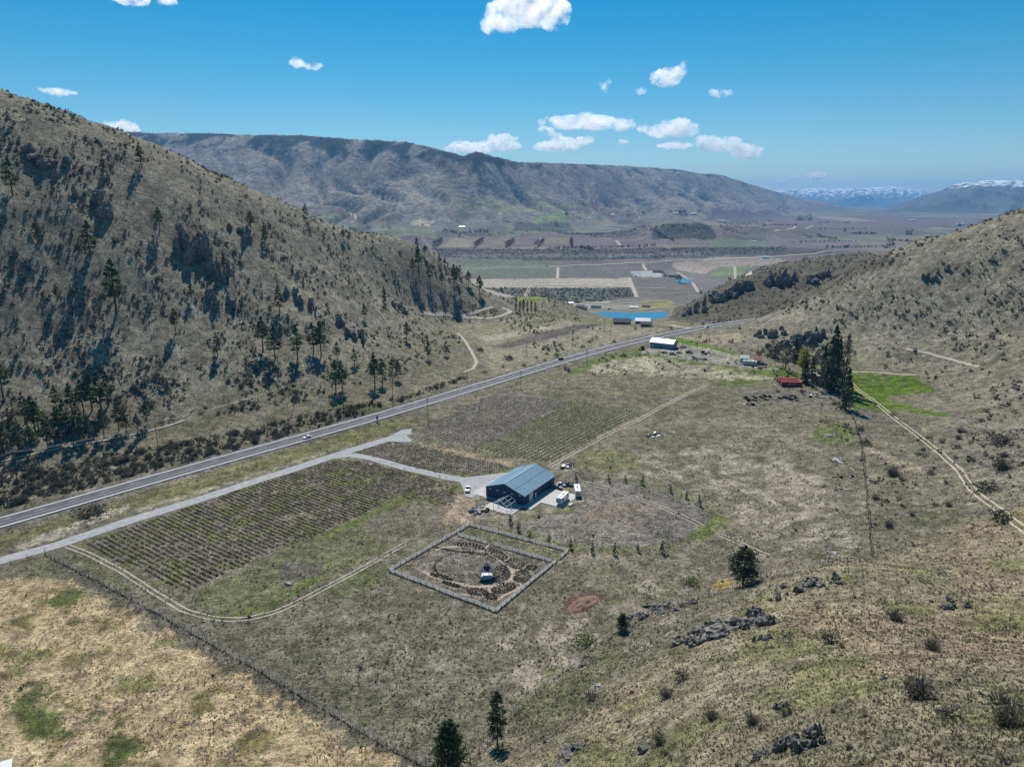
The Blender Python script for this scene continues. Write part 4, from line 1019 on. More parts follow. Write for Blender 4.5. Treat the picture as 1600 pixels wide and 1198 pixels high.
# single trees
p, H = px_tree(1161, 913, 60); add_tree('broad_pine', BROADPINE, p, H, 'broad dark pine standing alone above the fence corner', 'tree', wide=0.95)
p, H = px_tree(777, 1163, 68); add_tree('slender_pine', FOREPINE, p, H * 1.25, 'slender young pine beside the hill fence', 'tree', wide=0.85)
p, H = px_tree(702, 1215, 68); add_tree('bushy_pine', FORESPRUCE, p, H * 1.3, 'bushy young pine at the corner where two fences meet', 'tree')
p, H = px_tree(972, 985, 34); add_tree('bushy_pine', FORESPRUCE, p, H * 0.8, 'shrubby dark tree growing by the rock line along the hill fence', 'tree', wide=1.2)
for u, vb, hp, pr, nm, lab, wd in [
    (1297, 610, 92, SPRUCES[0], 'spruce_tree', 'tallest dark spruce in the farmstead grove', 1.0), (1285, 602, 62, SPRUCES[1], 'spruce_tree', 'dark spruce next to the tallest one in the farmstead grove', 0.9), (1306, 600, 70, SPRUCES[1], 'spruce_tree', 'dark spruce between the tallest spruce and the poplar', 0.9),
    (1321, 640, 60, SPRUCES[0], 'spruce_tree', 'dark spruce at the corner of the green pasture', 1.05), (1257, 598, 34, SPRUCES[1], 'spruce_tree', 'squat dark spruce behind the red containers', 1.5), (1268, 596, 34, SPRUCES[0], 'spruce_tree', 'dark spruce beside the yellow green tree', 1.2), (1242, 566, 36, SPRUCES[1], 'spruce_tree', 'dark conifer at the foot of the slope behind the yellow green tree', 1.2),
    (1254, 583, 36, WILLOW, 'willow_tree', 'yellow green leafing tree in the farmstead grove', 1.0), (1317, 612, 80, POPLAR, 'poplar_tree', 'tall bare poplar beside the dark spruces', 1.0), (1227, 578, 34, BARE, 'bare_tree', 'bare deciduous tree near the red roofed shed', 1.1), (1283, 580, 30, BARE, 'bare_tree', 'bare deciduous tree behind the farmstead house', 1.1), (1300, 575, 40, SPRUCES[0], 'spruce_tree', 'dark spruce at the back of the farmstead grove', 1.1), (1210, 560, 26, BARE, 'bare_tree', 'bare grey tree at the foot of the rocky slope', 1.2)]:
    p, H = px_tree(u, vb, hp); add_tree(nm, pr, p, H, lab, 'tree', 'farmstead trees', wd)
for u, vb, hp in [(900, 752, 12), (951, 752, 13), (977, 753, 12), (1004, 756, 13), (1047, 769, 12), (1072, 778, 12), (1093, 790, 15), (797, 818, 15), (811, 829, 15), (828, 841, 12), (858, 848, 14), (891, 857, 15), (925, 864, 16), (960, 865, 19), (996, 861, 13), (1034, 862, 17)]:
    p, H = px_tree(u, vb, hp); add_tree('sapling', SAPLING, p, H * random.uniform(1.0, 1.2), 'small dark columnar sapling in the ring around the grey weed field', 'sapling', 'saplings ringing the weed field', 1.15)
for u, vb, hp in [(806, 486, 24), (812, 490, 18), (818, 488, 20), (824, 489, 19), (830, 489, 20), (836, 490, 18)]:
    p, H = px_tree(u, vb, hp); add_tree('bare_tree', POPLAR, p, H, 'bare poplar in the row on the brushy knoll beyond the field', 'tree', 'bare poplars on the knoll', 1.4)
for u, vb, hp, lab in [(677, 388, 14, 'purplish bare windbreak tree row'), (741, 388, 13, 'purplish bare windbreak tree row'), (790, 388, 13, 'purplish bare windbreak tree row'), (836, 388, 13, 'purplish bare windbreak tree row'), (893, 388, 14, 'purplish bare windbreak tree row')]:
    a = ground(u, vb); b = ground(u + (14 if u < 890 else 0), vb - 12)
    rng = np.random.default_rng(int(u)); n = 900; t = rng.uniform(0, 1, n)[:, None]
    P = np.column_stack([a[0] + (b[0] - a[0]) * t[:, 0], a[1] + (b[1] - a[1]) * t[:, 0], a[2] + rng.uniform(0, 1, n) ** 0.8 * 24]) + rng.normal(0, 3, (n, 3)) * np.array([1, 1, 0])
    V, F, C = leafy(P, rng.uniform(1.2, 2.4, n), rng); c0 = a.copy()
    o = np_obj('windbreak', V - c0, F, 'twig', C); o.location = c0
    tag(o, 'purplish bare windbreak of trees edging an orchard on the bench', 'hedge', 'orchard windbreaks')

# roadside and field bushes one can point to
BUSHES = [proto_mesh('bush', bush_proto(200 + k, 260, 0.8, 0.5, 0.55), 'sage') for k in range(4)]
SPIKY = [(lambda a, b: (np.vstack([a[0], b[0]]), np.vstack([a[1], b[1] + len(a[0])]), np.vstack([a[2], b[2]])))(spiky_proto(210 + k, 190, 0.75, 0.6, 0.010, 0.3), bush_proto(230 + k, 420, 0.85, 0.46, 0.42)) for k in range(3)]
SPIKYM = [proto_mesh('spiky_bush', s, 'sage') for s in SPIKY]
GREENB = [proto_mesh('green_bush', bush_proto(220 + k, 300, 0.9, 0.5, 0.5), 'greenbush') for k in range(2)]
def put_bush(name, mesh, p, w, label, group=None, h=1.0, cat='bush'):
    o = link(bpy.data.objects.new(name, mesh)); o.location = (p[0], p[1], p[2] - 0.05); o.scale = (w, w, w * h); o.rotation_euler = (0, 0, random.uniform(0, 6.28))
    return tag(o, label, cat, group)
for u, v, wpx, k, lab in [(142, 803, 40, 0, 'long grey roadside thicket between highway and gravel driveway'), (870, 556, 11, 1, 'round green bush beside the highway near the dark car'), (910, 543, 9, 1, 'smaller green bush farther along the highway verge'), (818, 572, 9, 1, 'green bush on the highway verge by the light pole'),
                          (786, 574, 7, 1, 'small green bush on the highway verge near the hillside nose'), (757, 582, 7, 1, 'small green bush at the foot of the hillside nose'), (795, 562, 16, 0, 'low dark thicket in the pale field beyond the highway'), (750, 548, 12, 0, 'leafless bush at the tip of the hillside nose'),
                          (1344, 672, 12, 0, 'dark bush grown into the fence line near the pasture'), (1351, 694, 18, 0, 'broad dark bush grown into the fence line'), (1395, 742, 22, 2, 'bare twiggy shrub east of the fence line'), (1389, 822, 15, 2, 'dark spiky shrub beside the fence line'), (1564, 732, 26, 2, 'spiky shrub above the rutted track'), (1540, 764, 34, 0, 'wide dark shrub inside the bend of the rutted track'), (1560, 690, 40, 0, 'wide grey thicket on the right hill foot'), (1563, 812, 30, 0, 'grey shrub just below the rutted track'),
                          (1435, 1090, 52, 2, 'large dark spiky shrub on the knoll'), (1575, 1132, 48, 2, 'large spiky shrub low on the knoll'), (1297, 1003, 30, 0, 'greenish shrub on the knoll below the rock outcrop'), (1456, 1015, 26, 2, 'mid sized spiky shrub on top of the knoll'), (1560, 1098, 26, 0, 'grey shrub just above the large low spiky shrub'), (1398, 968, 26, 2, 'spiky shrub near the crest of the knoll'), (1040, 1090, 24, 2, 'spiky shrub in the middle of the bunchgrass slope'), (1065, 1062, 28, 0, 'low purplish shrub on the bunchgrass slope'), (925, 1092, 22, 0, 'round grey shrub near the foot of the bunchgrass slope'), (1112, 1122, 24, 2, 'spiky shrub beside the bleached log'), (1175, 1130, 26, 2, 'dark spiky shrub with a dead stem'), (1030, 1160, 24, 2, 'spiky shrub next to the dark boulder'),
                          (915, 1005, 40, 1, 'bright green creeping shrub below the bare soil mound'), (1080, 912, 24, 1, 'green shrub patch below the lone broad pine'), (1230, 1115, 24, 0, 'grey shrub by the outcrop low on the knoll'), (1480, 1120, 30, 0, 'low grey shrub between two large spiky shrubs')]:
    p = ground(u, v); w = wpx * px_size(p)
    mesh = BUSHES[random.randrange(4)] if k == 0 else GREENB[random.randrange(2)] if k == 1 else SPIKYM[random.randrange(3)]
    put_bush('bush', mesh, p, w * 1.15, lab, None, 0.55 if wpx > 30 and k != 2 else 0.9)

# sagebrush everywhere: nearest ones single, the rest as one mass
rng = np.random.default_rng(77)
def scatter(n, y0, y1, accept):
    s = rng.uniform(-1, 1, n); y = np.exp(rng.uniform(math.log(y0), math.log(y1), n)); x = s * (0.92 * y + 20)
    z = height(x, y); ok = accept(x, y, z)
    return np.column_stack([x, y, z])[ok]
hw_far = lambda x, y: dist_to_line(x, y, HW[::4])[0] > HW_HALF + 3.5
field_polys = [gpoly(P) for P in (LAV1, LAV2, VIN_B, VIN_G, GARD, VIN_C)] + [gpoly([(715, 745), (800, 720), (880, 735), (920, 790), (870, 812), (790, 822), (735, 800), (700, 790)]), gpoly([(-60, 905), (0, 860), (640, 662), (660, 692), (560, 720), (0, 900)]), gpoly([(1320, 578), (1440, 582), (1500, 652), (1400, 648), (1320, 645)]), gpoly([(850, 735), (1100, 595), (1115, 605), (870, 740)])]
def clear(x, y):
    ok = np.ones(x.shape, bool)
    for P in field_polys: ok &= ~in_poly(x, y, P)
    return ok
def acc_hill(x, y, z):
    dn = fbm(x / 40, y / 40, 3, 301)
    return (z > 9) & (rng.uniform(0, 1, x.shape) < np.clip(0.42 + 1.15 * dn, 0.06, 1) * np.where((x > 40) & (z < 30), 0.16, np.where(x > 0, 0.8, 1.0))) & hw_far(x, y) & clear(x, y) & ~((y < 215) & (x > -15))
S1 = scatter(85000, 230, 1000, acc_hill)
def acc_knoll(x, y, z):
    return (z > 9) & (y < 215) & (x > -15) & (rng.uniform(0, 1, x.shape) < np.clip(0.25 + 0.9 * fbm(x / 14, y / 14, 2, 302), 0.03, 1))
S2 = scatter(2600, 62, 215, acc_knoll)
def acc_floor(x, y, z):
    east = sstep(60, 110, x)
    return (z <= 14) & clear(x, y) & hw_far(x, y) & (y < 560) & (rng.uniform(0, 1, x.shape) < np.clip(0.10 + 0.35 * east + 0.4 * fbm(x / 20, y / 20, 2, 303), 0, 1))
S3 = scatter(5200, 140, 560, acc_floor)
verge = gpoly([(-60, 800), (-60, 740), (60, 728), (200, 705), (400, 668), (480, 648), (640, 618), (730, 585), (735, 590), (620, 630), (480, 675), (380, 700), (200, 746), (0, 798)])
def acc_verge(x, y, z): return in_poly(x, y, verge) & hw_far(x, y)
S4 = scatter(30000, 230, 460, acc_verge)[:1350]
far_lakeside = gpoly([(690, 495), (700, 470), (760, 470), (790, 482), (770, 495)]), gpoly([(850, 505), (845, 470), (880, 468), (905, 490), (910, 503)]), gpoly([(1050, 498), (1130, 440), (1240, 405), (1370, 402), (1240, 475), (1190, 493), (1100, 503)])
def acc_far(x, y, z): return in_poly(x, y, far_lakeside[0]) | in_poly(x, y, far_lakeside[1]) | in_poly(x, y, far_lakeside[2])
S5 = scatter(14000, 560, 1050, acc_far)[:1400]
def sizes(S, lo, hi): return rng.uniform(0, 1, len(S)) ** 1.9 * (hi - lo) + lo
brush_p = gpoly([(1175, 556), (1200, 535), (1250, 528), (1310, 535), (1322, 575), (1260, 572), (1210, 562)])
S6 = scatter(20000, 400, 620, lambda x, y, z: in_poly(x, y, brush_p))[:260]
ALL = np.vstack([S1, S2, S3, S4, S5, S6])
WID = np.concatenate([sizes(S1, 0.9, 4.2), sizes(S2, 0.35, 1.6), sizes(S3, 0.5, 1.8), sizes(S4, 1.4, 4.6), sizes(S5, 1.5, 4.0), sizes(S6, 2.0, 5.5)])
app = WID / np.sqrt(ALL[:, 0] ** 2 + ALL[:, 1] ** 2 + (ALL[:, 2] - CAM_H) ** 2)
vis = np.abs(ALL[:, 0]) < 0.70 * (ALL[:, 1] * CP + (CAM_H - ALL[:, 2]) * SP)
vis &= ALL[:, 1] * SP - (CAM_H - ALL[:, 2]) * CP > -0.53 * (ALL[:, 1] * CP + (CAM_H - ALL[:, 2]) * SP)
order = np.argsort(-(app * vis))
single, rest = order[:265], order[265:]
for i in single:
    kn_ = ALL[i, 1] < 215 and ALL[i, 0] > -15
    lab = 'grey sagebrush clump on the bunchgrass knoll' if kn_ else 'grey sagebrush bush in the brush strip between hillside and highway' if ALL[i, 0] < 40 and ALL[i, 2] < 8 else 'grey sagebrush bush on the pine hillside' if ALL[i, 0] < 40 else 'grey sagebrush bush on the slope east of the barn'
    put_bush('sagebrush', random.choice(BUSHES + SPIKYM), ALL[i], WID[i] * 1.05, lab, 'sagebrush bushes', random.uniform(0.7, 1.0), 'sagebrush')
P3 = [bush_proto(300 + k, 13, 0.8, 0.5) for k in range(6)]
G1 = None
V, F, C = merge(P3, ALL[rest] - np.array([0, 0, 0.05]), WID[rest], rng, tints(len(rest), rng, 0.65, 1.35, 0.12))
o = np_obj('sagebrush_cover', V, F, 'sage', C); tag(o, 'scattered sagebrush covering the hills', 'sagebrush', kind='stuff')
print('sagebrush', len(ALL), 'tris', len(F))

# bunchgrass and bleached grass
G2 = scatter(110000, 58, 240, lambda x, y, z: (x > -40) & (z > 4) & clear(x, y))[:46000]
TP = [spiky_proto(400 + k, 7, 0.8, 0.75, 0.14, 0.4) for k in range(5)]
V, F, C = merge(TP, G2, rng.uniform(0.2, 0.6, len(G2)), rng, tints(len(G2), rng, 0.5, 1.5, 0.1))
o = np_obj('bunchgrass', V, F, 'tuft', C); tag(o, 'tufts of bunchgrass over the near knoll', 'grass', kind='stuff')
G3 = scatter(90000, 125, 520, lambda x, y, z: (z < 15) & clear(x, y) & hw_far(x, y) & (rng.uniform(0, 1, x.shape) < np.clip(0.5 + 0.9 * fbm(x / 15, y / 15, 3, 305), 0.05, 1)))[:38000]
V, F, C = merge(TP, G3, rng.uniform(0.3, 0.85, len(G3)), rng, tints(len(G3), rng, 0.6, 1.25, 0.1))
o = np_obj('dry_grass', V, F, 'straw', C); tag(o, 'bleached dry grass and stems over the valley floor', 'grass', kind='stuff')
straw_p = gpoly([(-300, 960), (0, 905), (100, 905), (200, 955), (330, 1030), (480, 1110), (620, 1198), (620, 1320), (-300, 1320)])
G4 = scatter(60000, 125, 620, lambda x, y, z: clear(x, y) & ~in_poly(x, y, straw_p) & hw_far(x, y) & (rng.uniform(0, 1, x.shape) < np.clip(0.4 + 0.9 * fbm(x / 12, y / 12, 3, 306), 0.05, 1)))[:30000]
V, F, C = merge([bush_proto(420 + k, 7, 0.7, 0.55) for k in range(4)], G4, rng.uniform(0.35, 1.0, len(G4)), rng, tints(len(G4), rng, 0.6, 1.35, 0.12))
o = np_obj('low_weeds', V, F, 'tuft', C); tag(o, 'low weeds and grass clumps over fields and slopes', 'weeds', kind='stuff')
G5 = scatter(30000, 190, 262, lambda x, y, z: in_poly(x, y, field_polys[4]))[:900]
V, F, C = merge([bush_proto(420 + k, 9, 0.7, 0.55) for k in range(4)], G5, rng.uniform(0.25, 0.7, len(G5)), rng, tints(len(G5), rng, 0.5, 1.1, 0.12))
o = np_obj('garden_weeds', V, F, 'tuft', C); tag(o, 'weeds and low plants over the fenced garden floor', 'weeds', kind='stuff')
print('grass tris', len(G2) * 7 + len(G3) * 7 + len(G4) * 7)

# ------------------------------------------------------------------ lavender rows
def row_points(poly_px, pa, pb, row_sp, plant_sp, jit=0.12, skip=0.03, seed=1):
    P = gpoly(poly_px); a, b = ground(*pa)[:2], ground(*pb)[:2]
    d = (b - a) / np.linalg.norm(b - a); n = np.array([-d[1], d[0]])
    rel = P - a; t0, t1 = (rel @ d).min(), (rel @ d).max(); s0, s1 = (rel @ n).min(), (rel @ n).max()
    r = np.random.default_rng(seed); out = []
    for ri, s in enumerate(np.arange(math.floor(s0 / row_sp) * row_sp, s1, row_sp)):
        t = np.arange(t0, t1, plant_sp); q = a + np.outer(t, d) + s * n
        ok = in_poly(q[:, 0], q[:, 1], P) & (r.uniform(0, 1, len(t)) > skip)
        q = q[ok] + r.normal(0, jit, (int(ok.sum()), 2)) * 0.6
        if len(q): out.append((ri, q))
    return out, d
lav, dl = row_points(LAV1, (140, 842), (285, 922), 1.95, 1.1, seed=3)
lav2, dl2 = row_points(LAV2, (557, 706), (690, 738), 2.15, 1.25, seed=4)
LP_ = [bush_proto(500 + k, 30, 0.95, 0.5) for k in range(4)]
LM = [proto_mesh('lavender_plant', bush_proto(510 + k, 60, 0.95, 0.5), 'lavender') for k in range(3)]
def with_z(q): return np.column_stack([q, height(q[:, 0], q[:, 1])])
LQ = with_z(np.vstack([q for _, q in lav])); LQ2 = with_z(np.vstack([q for _, q in lav2]))
gaps = fbm(LQ[:, 0] / 14, LQ[:, 1] / 14, 2, 401); LQ = LQ[rng.uniform(0, 1, len(LQ)) > np.clip(gaps * 0.5, 0, 0.5)]
near = np.argsort(np.hypot(LQ[:, 0], LQ[:, 1]))
for i in near[:100]:
    w = random.uniform(0.8, 1.2)
    put_bush('lavender_plant', random.choice(LM), LQ[i], w, 'dormant grey lavender clump at the field end nearest the rutted farm track', 'lavender plants in rows', 0.85, 'lavender')
V, F, C = merge(LP_, np.vstack([LQ[near[100:]], LQ2]), rng.uniform(0.75, 1.2, len(near) - 100 + len(LQ2)), rng, tints(len(near) - 100 + len(LQ2), rng, 0.7, 1.25), np.array([1, 1, 0.7]))
o = np_obj('lavender_rows', V, F, 'lavender', C); tag(o, 'rows of dormant lavender clumps in both fields', 'lavender', kind='stuff')
print('lavender', len(LQ), len(LQ2), len(F))

# ------------------------------------------------------------------ vineyard: every trellised row a thing
def vine_rows(poly, pa, pb, sp, label, group, seed, tint):
    rws, d = row_points(poly, pa, pb, sp, 1.5, 0.05, 0.02, seed)
    r = np.random.default_rng(seed + 9)
    for ri, q in rws:
        if len(q) < 4: continue
        Q = with_z(q); c0 = Q[0].copy()
        root = empty('vine_row', c0); tag(root, label, 'vine row', group)
        mb = MB()
        for k in range(0, len(Q), 4):
            x, y, z = Q[k] - c0; mb.box((x, y, z + 0.75), (0.13, 0.13, 1.6))
        for zz in (0.8, 1.45):
            for k in range(0, len(Q) - 4, 4): mb.beam(Q[k] - c0 + (0, 0, zz), Q[k + 4] - c0 + (0, 0, zz), 0.03, 0.03)
        mb.build('trellis', 'tan', root)
        if len(Q) > 6:
            Vr, Fr = ribbon(resample(Q, 1.5), [-0.42, 0.42], None, 0.07, 0.12, ri); np_obj('soil_strip', Vr - c0, Fr, 'row_soil', parent=root)
        n = len(Q) * 7; kk = r.integers(0, len(Q) - 1, n); f = r.uniform(0, 1, n)[:, None]
        P = Q[kk] * (1 - f) + Q[kk + 1] * f - c0; P[:, 2] += r.uniform(0.1, 0.75, n); P[:, :2] += r.normal(0, 0.14, (n, 2))
        V, F, C = leafy(P, r.uniform(0.16, 0.3, n), r); C[:, :3] *= tint
        np_obj('vine_canes', V, F, 'vine', C, parent=root)['kind'] = 'stuff'
vine_rows(VIN_B, (742, 700), (824, 664), 2.7, 'bare brown vine row in the vineyard block nearer the highway', 'brown vineyard rows', 31, np.array([0.95, 0.85, 0.85]))
vine_rows(VIN_G, (742, 700), (824, 664), 2.7, 'vine row over green grass in the block along the rutted track', 'green vineyard rows', 32, np.array([0.85, 0.95, 0.7]))
vine_rows(VIN_C, (790, 546), (880, 525), 4.4, 'faint vine row in the striped plot across the highway', 'rows of the plot across the highway', 33, np.array([1.0, 0.9, 0.9]))

# ------------------------------------------------------------------ barn
barn = empty('metal_barn', (ctr[0], ctr[1], bz - 0.3), b_rz)
tag(barn, 'large navy metal barn with a pale blue ridged roof', 'barn')
hw_, hl_, EV, AP = BW / 2, BL / 2, 4.5, 7.7                             # local x across (right side +x), y along the ridge
MB().extrude([(-hw_, -0.2), (hw_, -0.2), (hw_, EV), (0, AP), (-hw_, EV)], -hl_, hl_).build('wall', 'barn_wall', barn)
rib = MB()
for k in range(int(BL / 0.9)):
    y = -hl_ + 0.45 + k * 0.9
    for s in (-1, 1): rib.box((s * (hw_ + 0.02), y, EV / 2), (0.05, 0.10, EV))
for k in range(int(BW / 0.9)):
    x = -hw_ + 0.45 + k * 0.9; h = EV + (AP - EV) * (1 - abs(x) / hw_)
    for s in (-1, 1): rib.box((x, s * (hl_ + 0.02), h / 2), (0.10, 0.05, h))
rib.build('wall_rib', 'barn_wall', barn)['kind'] = 'stuff'
ov = 0.55; sl = math.atan2(AP - EV, hw_); RL = math.hypot(hw_ + ov, (AP - EV) * (hw_ + ov) / hw_)
for s in (-1, 1):
    cx = s * (hw_ + ov) / 2; cz = AP - (AP - EV) * (hw_ + ov) / hw_ / 2 + 0.16
    rf = MB().box((cx, 0, cz), (RL, BL + 1.0, 0.12), 0, 0, s * sl).build('roof', 'barn_roof', barn)
    rr = MB()
    for k in range(28):
        y = -hl_ - 0.3 + k * (BL + 0.6) / 27
        rr.box((cx, y, cz + 0.085), (RL - 0.05, 0.04, 0.03), 0, 0, s * sl)
    q = rr.build('roof_rib', 'barn_roof', rf); q['kind'] = 'stuff'
    tz = cz + 0.1
    MB().box((cx, 0, tz), (0.10, BL + 0.9, 0.06), 0, 0, s * sl).build('roof_seam', 'barn_trim', rf)
    MB().box((s * (hw_ + ov), 0, EV - (AP - EV) * ov / hw_ + 0.1), (0.14, BL + 1.0, 0.2)).build('eave_gutter', 'roof_teal', rf)
    for e in (-1, 1):
        MB().beam((0, e * (hl_ + 0.53), AP + 0.14), (s * (hw_ + ov), e * (hl_ + 0.53), EV - (AP - EV) * ov / hw_ + 0.14), 0.1, 0.26).build('gable_trim', 'roof_teal', rf)
MB().box((0, 0, AP + 0.24), (0.6, BL + 1.0, 0.08)).build('ridge_cap', 'barn_roof', barn)
for k in range(5):
    x = -hw_ + 2.0 + k * (BW - 4.0) / 4
    w = MB().box((x, -hl_ - 0.06, EV - 0.5), (1.1, 0.10, 0.6)).build('window', 'window_lit', barn)
    MB().box((x, -hl_ - 0.07, EV - 0.5), (0.07, 0.14, 0.62)).build('mullion', 'barn_trim', w)
d = MB().box((hw_ + 0.06, -hl_ + 5.6, 1.9), (0.10, 3.0, 3.6)).build('overhead_door', 'white', barn)
for k in range(4): MB().box((hw_ + 0.12, -hl_ + 5.6, 0.8 + k * 0.75), (0.03, 2.9, 0.05)).build('door_panel_joint', 'grey', d)
d = MB().box((hw_ + 0.06, -hl_ + 9.6, 1.2), (0.10, 1.0, 2.1)).build('entry_door', 'white', barn)
MB().box((hw_ + 0.13, -hl_ + 10.0, 1.1), (0.06, 0.1, 0.1)).build('door_handle', 'blackp', d)
for x, y in ((-hw_ - 0.03, -hl_ - 0.03), (hw_ + 0.03, -hl_ - 0.03), (hw_ + 0.03, hl_ + 0.03)): MB().box((x, y, EV / 2), (0.18, 0.18, EV)).build('corner_trim', 'barn_trim', barn)
def loc2w(x, y): 
    c, s = math.cos(b_rz), math.sin(b_rz); return ctr + np.array([c * x - s * y, s * x + c * y])
def pad(pts, dz, name='concrete_pad'):
    o = sheet(name, None, 'concrete', dz, 1.2, [tuple(loc2w(*p)) for p in pts]); return o
def slab(nm, x0, x1, y0, y1, zt):
    c = loc2w((x0 + x1) / 2, (y0 + y1) / 2); o = MB().box((0, 0, -0.3), (x1 - x0, y1 - y0, 0.6)).build(nm, 'concrete'); o.location = (c[0], c[1], zt); o.rotation_euler = (0, 0, b_rz); return tag(o, kind='structure')
zt = bz - 0.02
PADS = [slab('concrete_pad', -4.0, hw_ + 0.4, -hl_ - 10.5, -hl_ - 1.9, zt - 0.05), slab('concrete_walk', -hw_, hw_ + 4.5, -hl_ - 1.88, -hl_ - 0.02, zt), slab('concrete_walk', hw_ + 0.02, hw_ + 4.5, -hl_, hl_ - 4, zt - 0.01), slab('concrete_pad', hw_ + 4.52, hw_ + 14.5, -hl_ + 6.2, hl_ - 4.5, zt - 0.02), slab('concrete_apron', -hw_ - 7.0, -hw_ - 0.02, -hl_ - 1.2, hl_ - 8, zt - 0.03)]
jt = MB()
# bare carport frame in front of the gable
fr = empty('carport_frame', (*loc2w(3.6, -hl_ - 5.8), zt - 0.04), b_rz); tag(fr, 'bare white metal carport frame on the concrete before the gable', 'frame')
for k in range(3):
    y = -3.4 + k * 3.4
    for s in (-1, 1):
        MB().tube((s * 3.2, y, 0), (s * 3.2, y, 2.4), 0.10, n=6).build('frame_post', 'metal', fr)
        MB().tube((s * 3.2, y, 2.4), (0, y, 4.0), 0.10, n=6).build('rafter', 'white', fr)
for x, z in ((-3.2, 2.4), (3.2, 2.4), (0, 4.0), (-1.6, 3.2), (1.6, 3.2)):
    MB().tube((x, -3.9, z + 0.05), (x, 3.9, z + 0.05), 0.08, n=6).build('purlin', 'white', fr)

# ------------------------------------------------------------------ vehicles and trailers
def wheels(root, xs, hwid, r, w=0.22):
    for x in xs:
        for s in (-1, 1):
            t = MB().tube((x, s * hwid - w / 2 * s, r), (x, s * hwid + w / 2 * s, r), r, n=12).build('wheel', 'dark', root)
            MB().tube((x, s * hwid + w * 0.5 * s, r), (x, s * hwid + w * 0.56 * s, r), r * 0.55, n=10).build('rim', 'silver', t)
def prof_body(root, name, prof, hw, mat, bevel=0.06):
    o = MB().extrude([(x, z) for x, z in prof], -hw, hw).build(name, mat, root, bevel=bevel); return o
def car(name, loc, rz, mat, label, L=4.6, Hh=1.5, suv=False, group=None):
    r = empty(name, (loc[0], loc[1], loc[2]), rz); tag(r, label, 'car', group)
    h = L / 2; bh = 0.95 if suv else 0.85; T = 1.75 if suv else 1.42
    prof_body(r, 'body', [(-h, 0.35), (h, 0.35), (h, 0.62), (h * 0.92, 0.78), (h * 0.42, bh), (-h * 0.88, bh), (-h, 0.75)], 0.9, mat)
    prof_body(r, 'cabin', [(h * 0.40, bh - 0.02), (h * 0.12, T - 0.06), (-h * 0.5, T - 0.06), (-h * (0.95 if suv else 0.72), bh - 0.02)], 0.80, 'glass', 0.04)
    prof_body(r, 'cabin_roof', [(h * 0.10, T - 0.05), (h * 0.04, T), (-h * 0.48, T), (-h * 0.54, T - 0.05)], 0.78, mat, 0.02)
    for s in (-1, 1):
        MB().box((h - 0.02, s * 0.65, 0.66), (0.08, 0.34, 0.14)).build('headlight', 'window_lit', r); MB().box((-h + 0.02, s * 0.68, 0.7), (0.08, 0.3, 0.14)).build('tail_light', 'red', r)
    wheels(r, (-h * 0.62, h * 0.62), 0.80, 0.33); return r
def pickup(name, loc, rz, mat, label, load=None, L=5.6, group=None):
    r = empty(name, loc, rz); tag(r, label, 'truck', group); h = L / 2
    prof_body(r, 'body', [(-h, 0.5), (h, 0.5), (h, 0.85), (h * 0.95, 1.05), (h * 0.45, 1.12), (-h * 0.2, 1.12), (-h * 0.2, 0.95), (-h, 0.95)], 0.98, mat)
    prof_body(r, 'cab', [(h * 0.42, 1.1), (h * 0.22, 1.78), (-h * 0.14, 1.78), (-h * 0.2, 1.1)], 0.88, 'glass', 0.04)
    prof_body(r, 'cab_roof', [(h * 0.22, 1.76), (h * 0.19, 1.84), (-h * 0.12, 1.84), (-h * 0.16, 1.76)], 0.88, mat, 0.03)
    for s in (-1, 1): MB().box((-h * 0.6, s * 0.93, 1.1), (h * 0.8, 0.1, 0.32)).build('bed_side', mat, r)
    MB().box((-h + 0.05, 0, 1.1), (0.1, 1.9, 0.32)).build('tailgate', mat, r)
    if load: MB().box((-h * 0.6, 0, 1.15), (h * 0.72, 1.7, 0.32)).build('load', load, r)
    for s in (-1, 1): MB().box((h - 0.02, s * 0.72, 0.85), (0.08, 0.36, 0.18)).build('headlight', 'window_lit', r)
    wheels(r, (-h * 0.6, h * 0.62), 0.86, 0.4); return r
def camper(name, loc, rz, label, L=7.6, slide=True):
    r = empty(name, loc, rz); tag(r, label, 'trailer'); h = L / 2
    prof_body(r, 'body', [(-h, 0.55), (h - 0.4, 0.55), (h, 0.95), (h, 2.1), (h - 0.45, 3.0), (-h, 3.0)], 1.2, 'white', 0.08)
    for s in (-1, 1):
        MB().box((0, s * 1.21, 1.15), (L * 0.9, 0.04, 0.36)).build('side_stripe', 'stripe', r)
        for x in (-h * 0.6, 0.1, h * 0.55): MB().box((x, s * 1.215, 1.95), (0.9, 0.05, 0.6)).build('window', 'glass', r)
    MB().box((-h * 0.25, -1.22, 1.55), (0.75, 0.05, 1.9)).build('entry_door', 'cream', r)
    MB().box((h + 0.0, 0, 1.7), (0.05, 1.6, 0.55)).build('front_window', 'glass', r)
    MB().box((-0.6, 0, 3.12), (0.9, 0.75, 0.26)).build('air_conditioner', 'grey', r, bevel=0.05)
    for x in (h * 0.4, -h * 0.65): MB().box((x, 0.1, 3.06), (0.45, 0.45, 0.14)).build('roof_vent', 'dark', r)
    if slide: MB().box((h * 0.2, 1.35, 1.75), (2.6, 0.3, 1.7)).build('slide_out', 'white', r)
    MB().beam((h, 0.35, 0.55), (h + 1.2, 0, 0.5), 0.1, 0.1).build('hitch', 'blackp', r)
    wheels(r, (-0.75, 0.15), 1.08, 0.36, 0.2); return r
def yaw(pa, pb):
    a, b = ground(*pa), ground(*pb); return math.atan2(b[1] - a[1], b[0] - a[0])
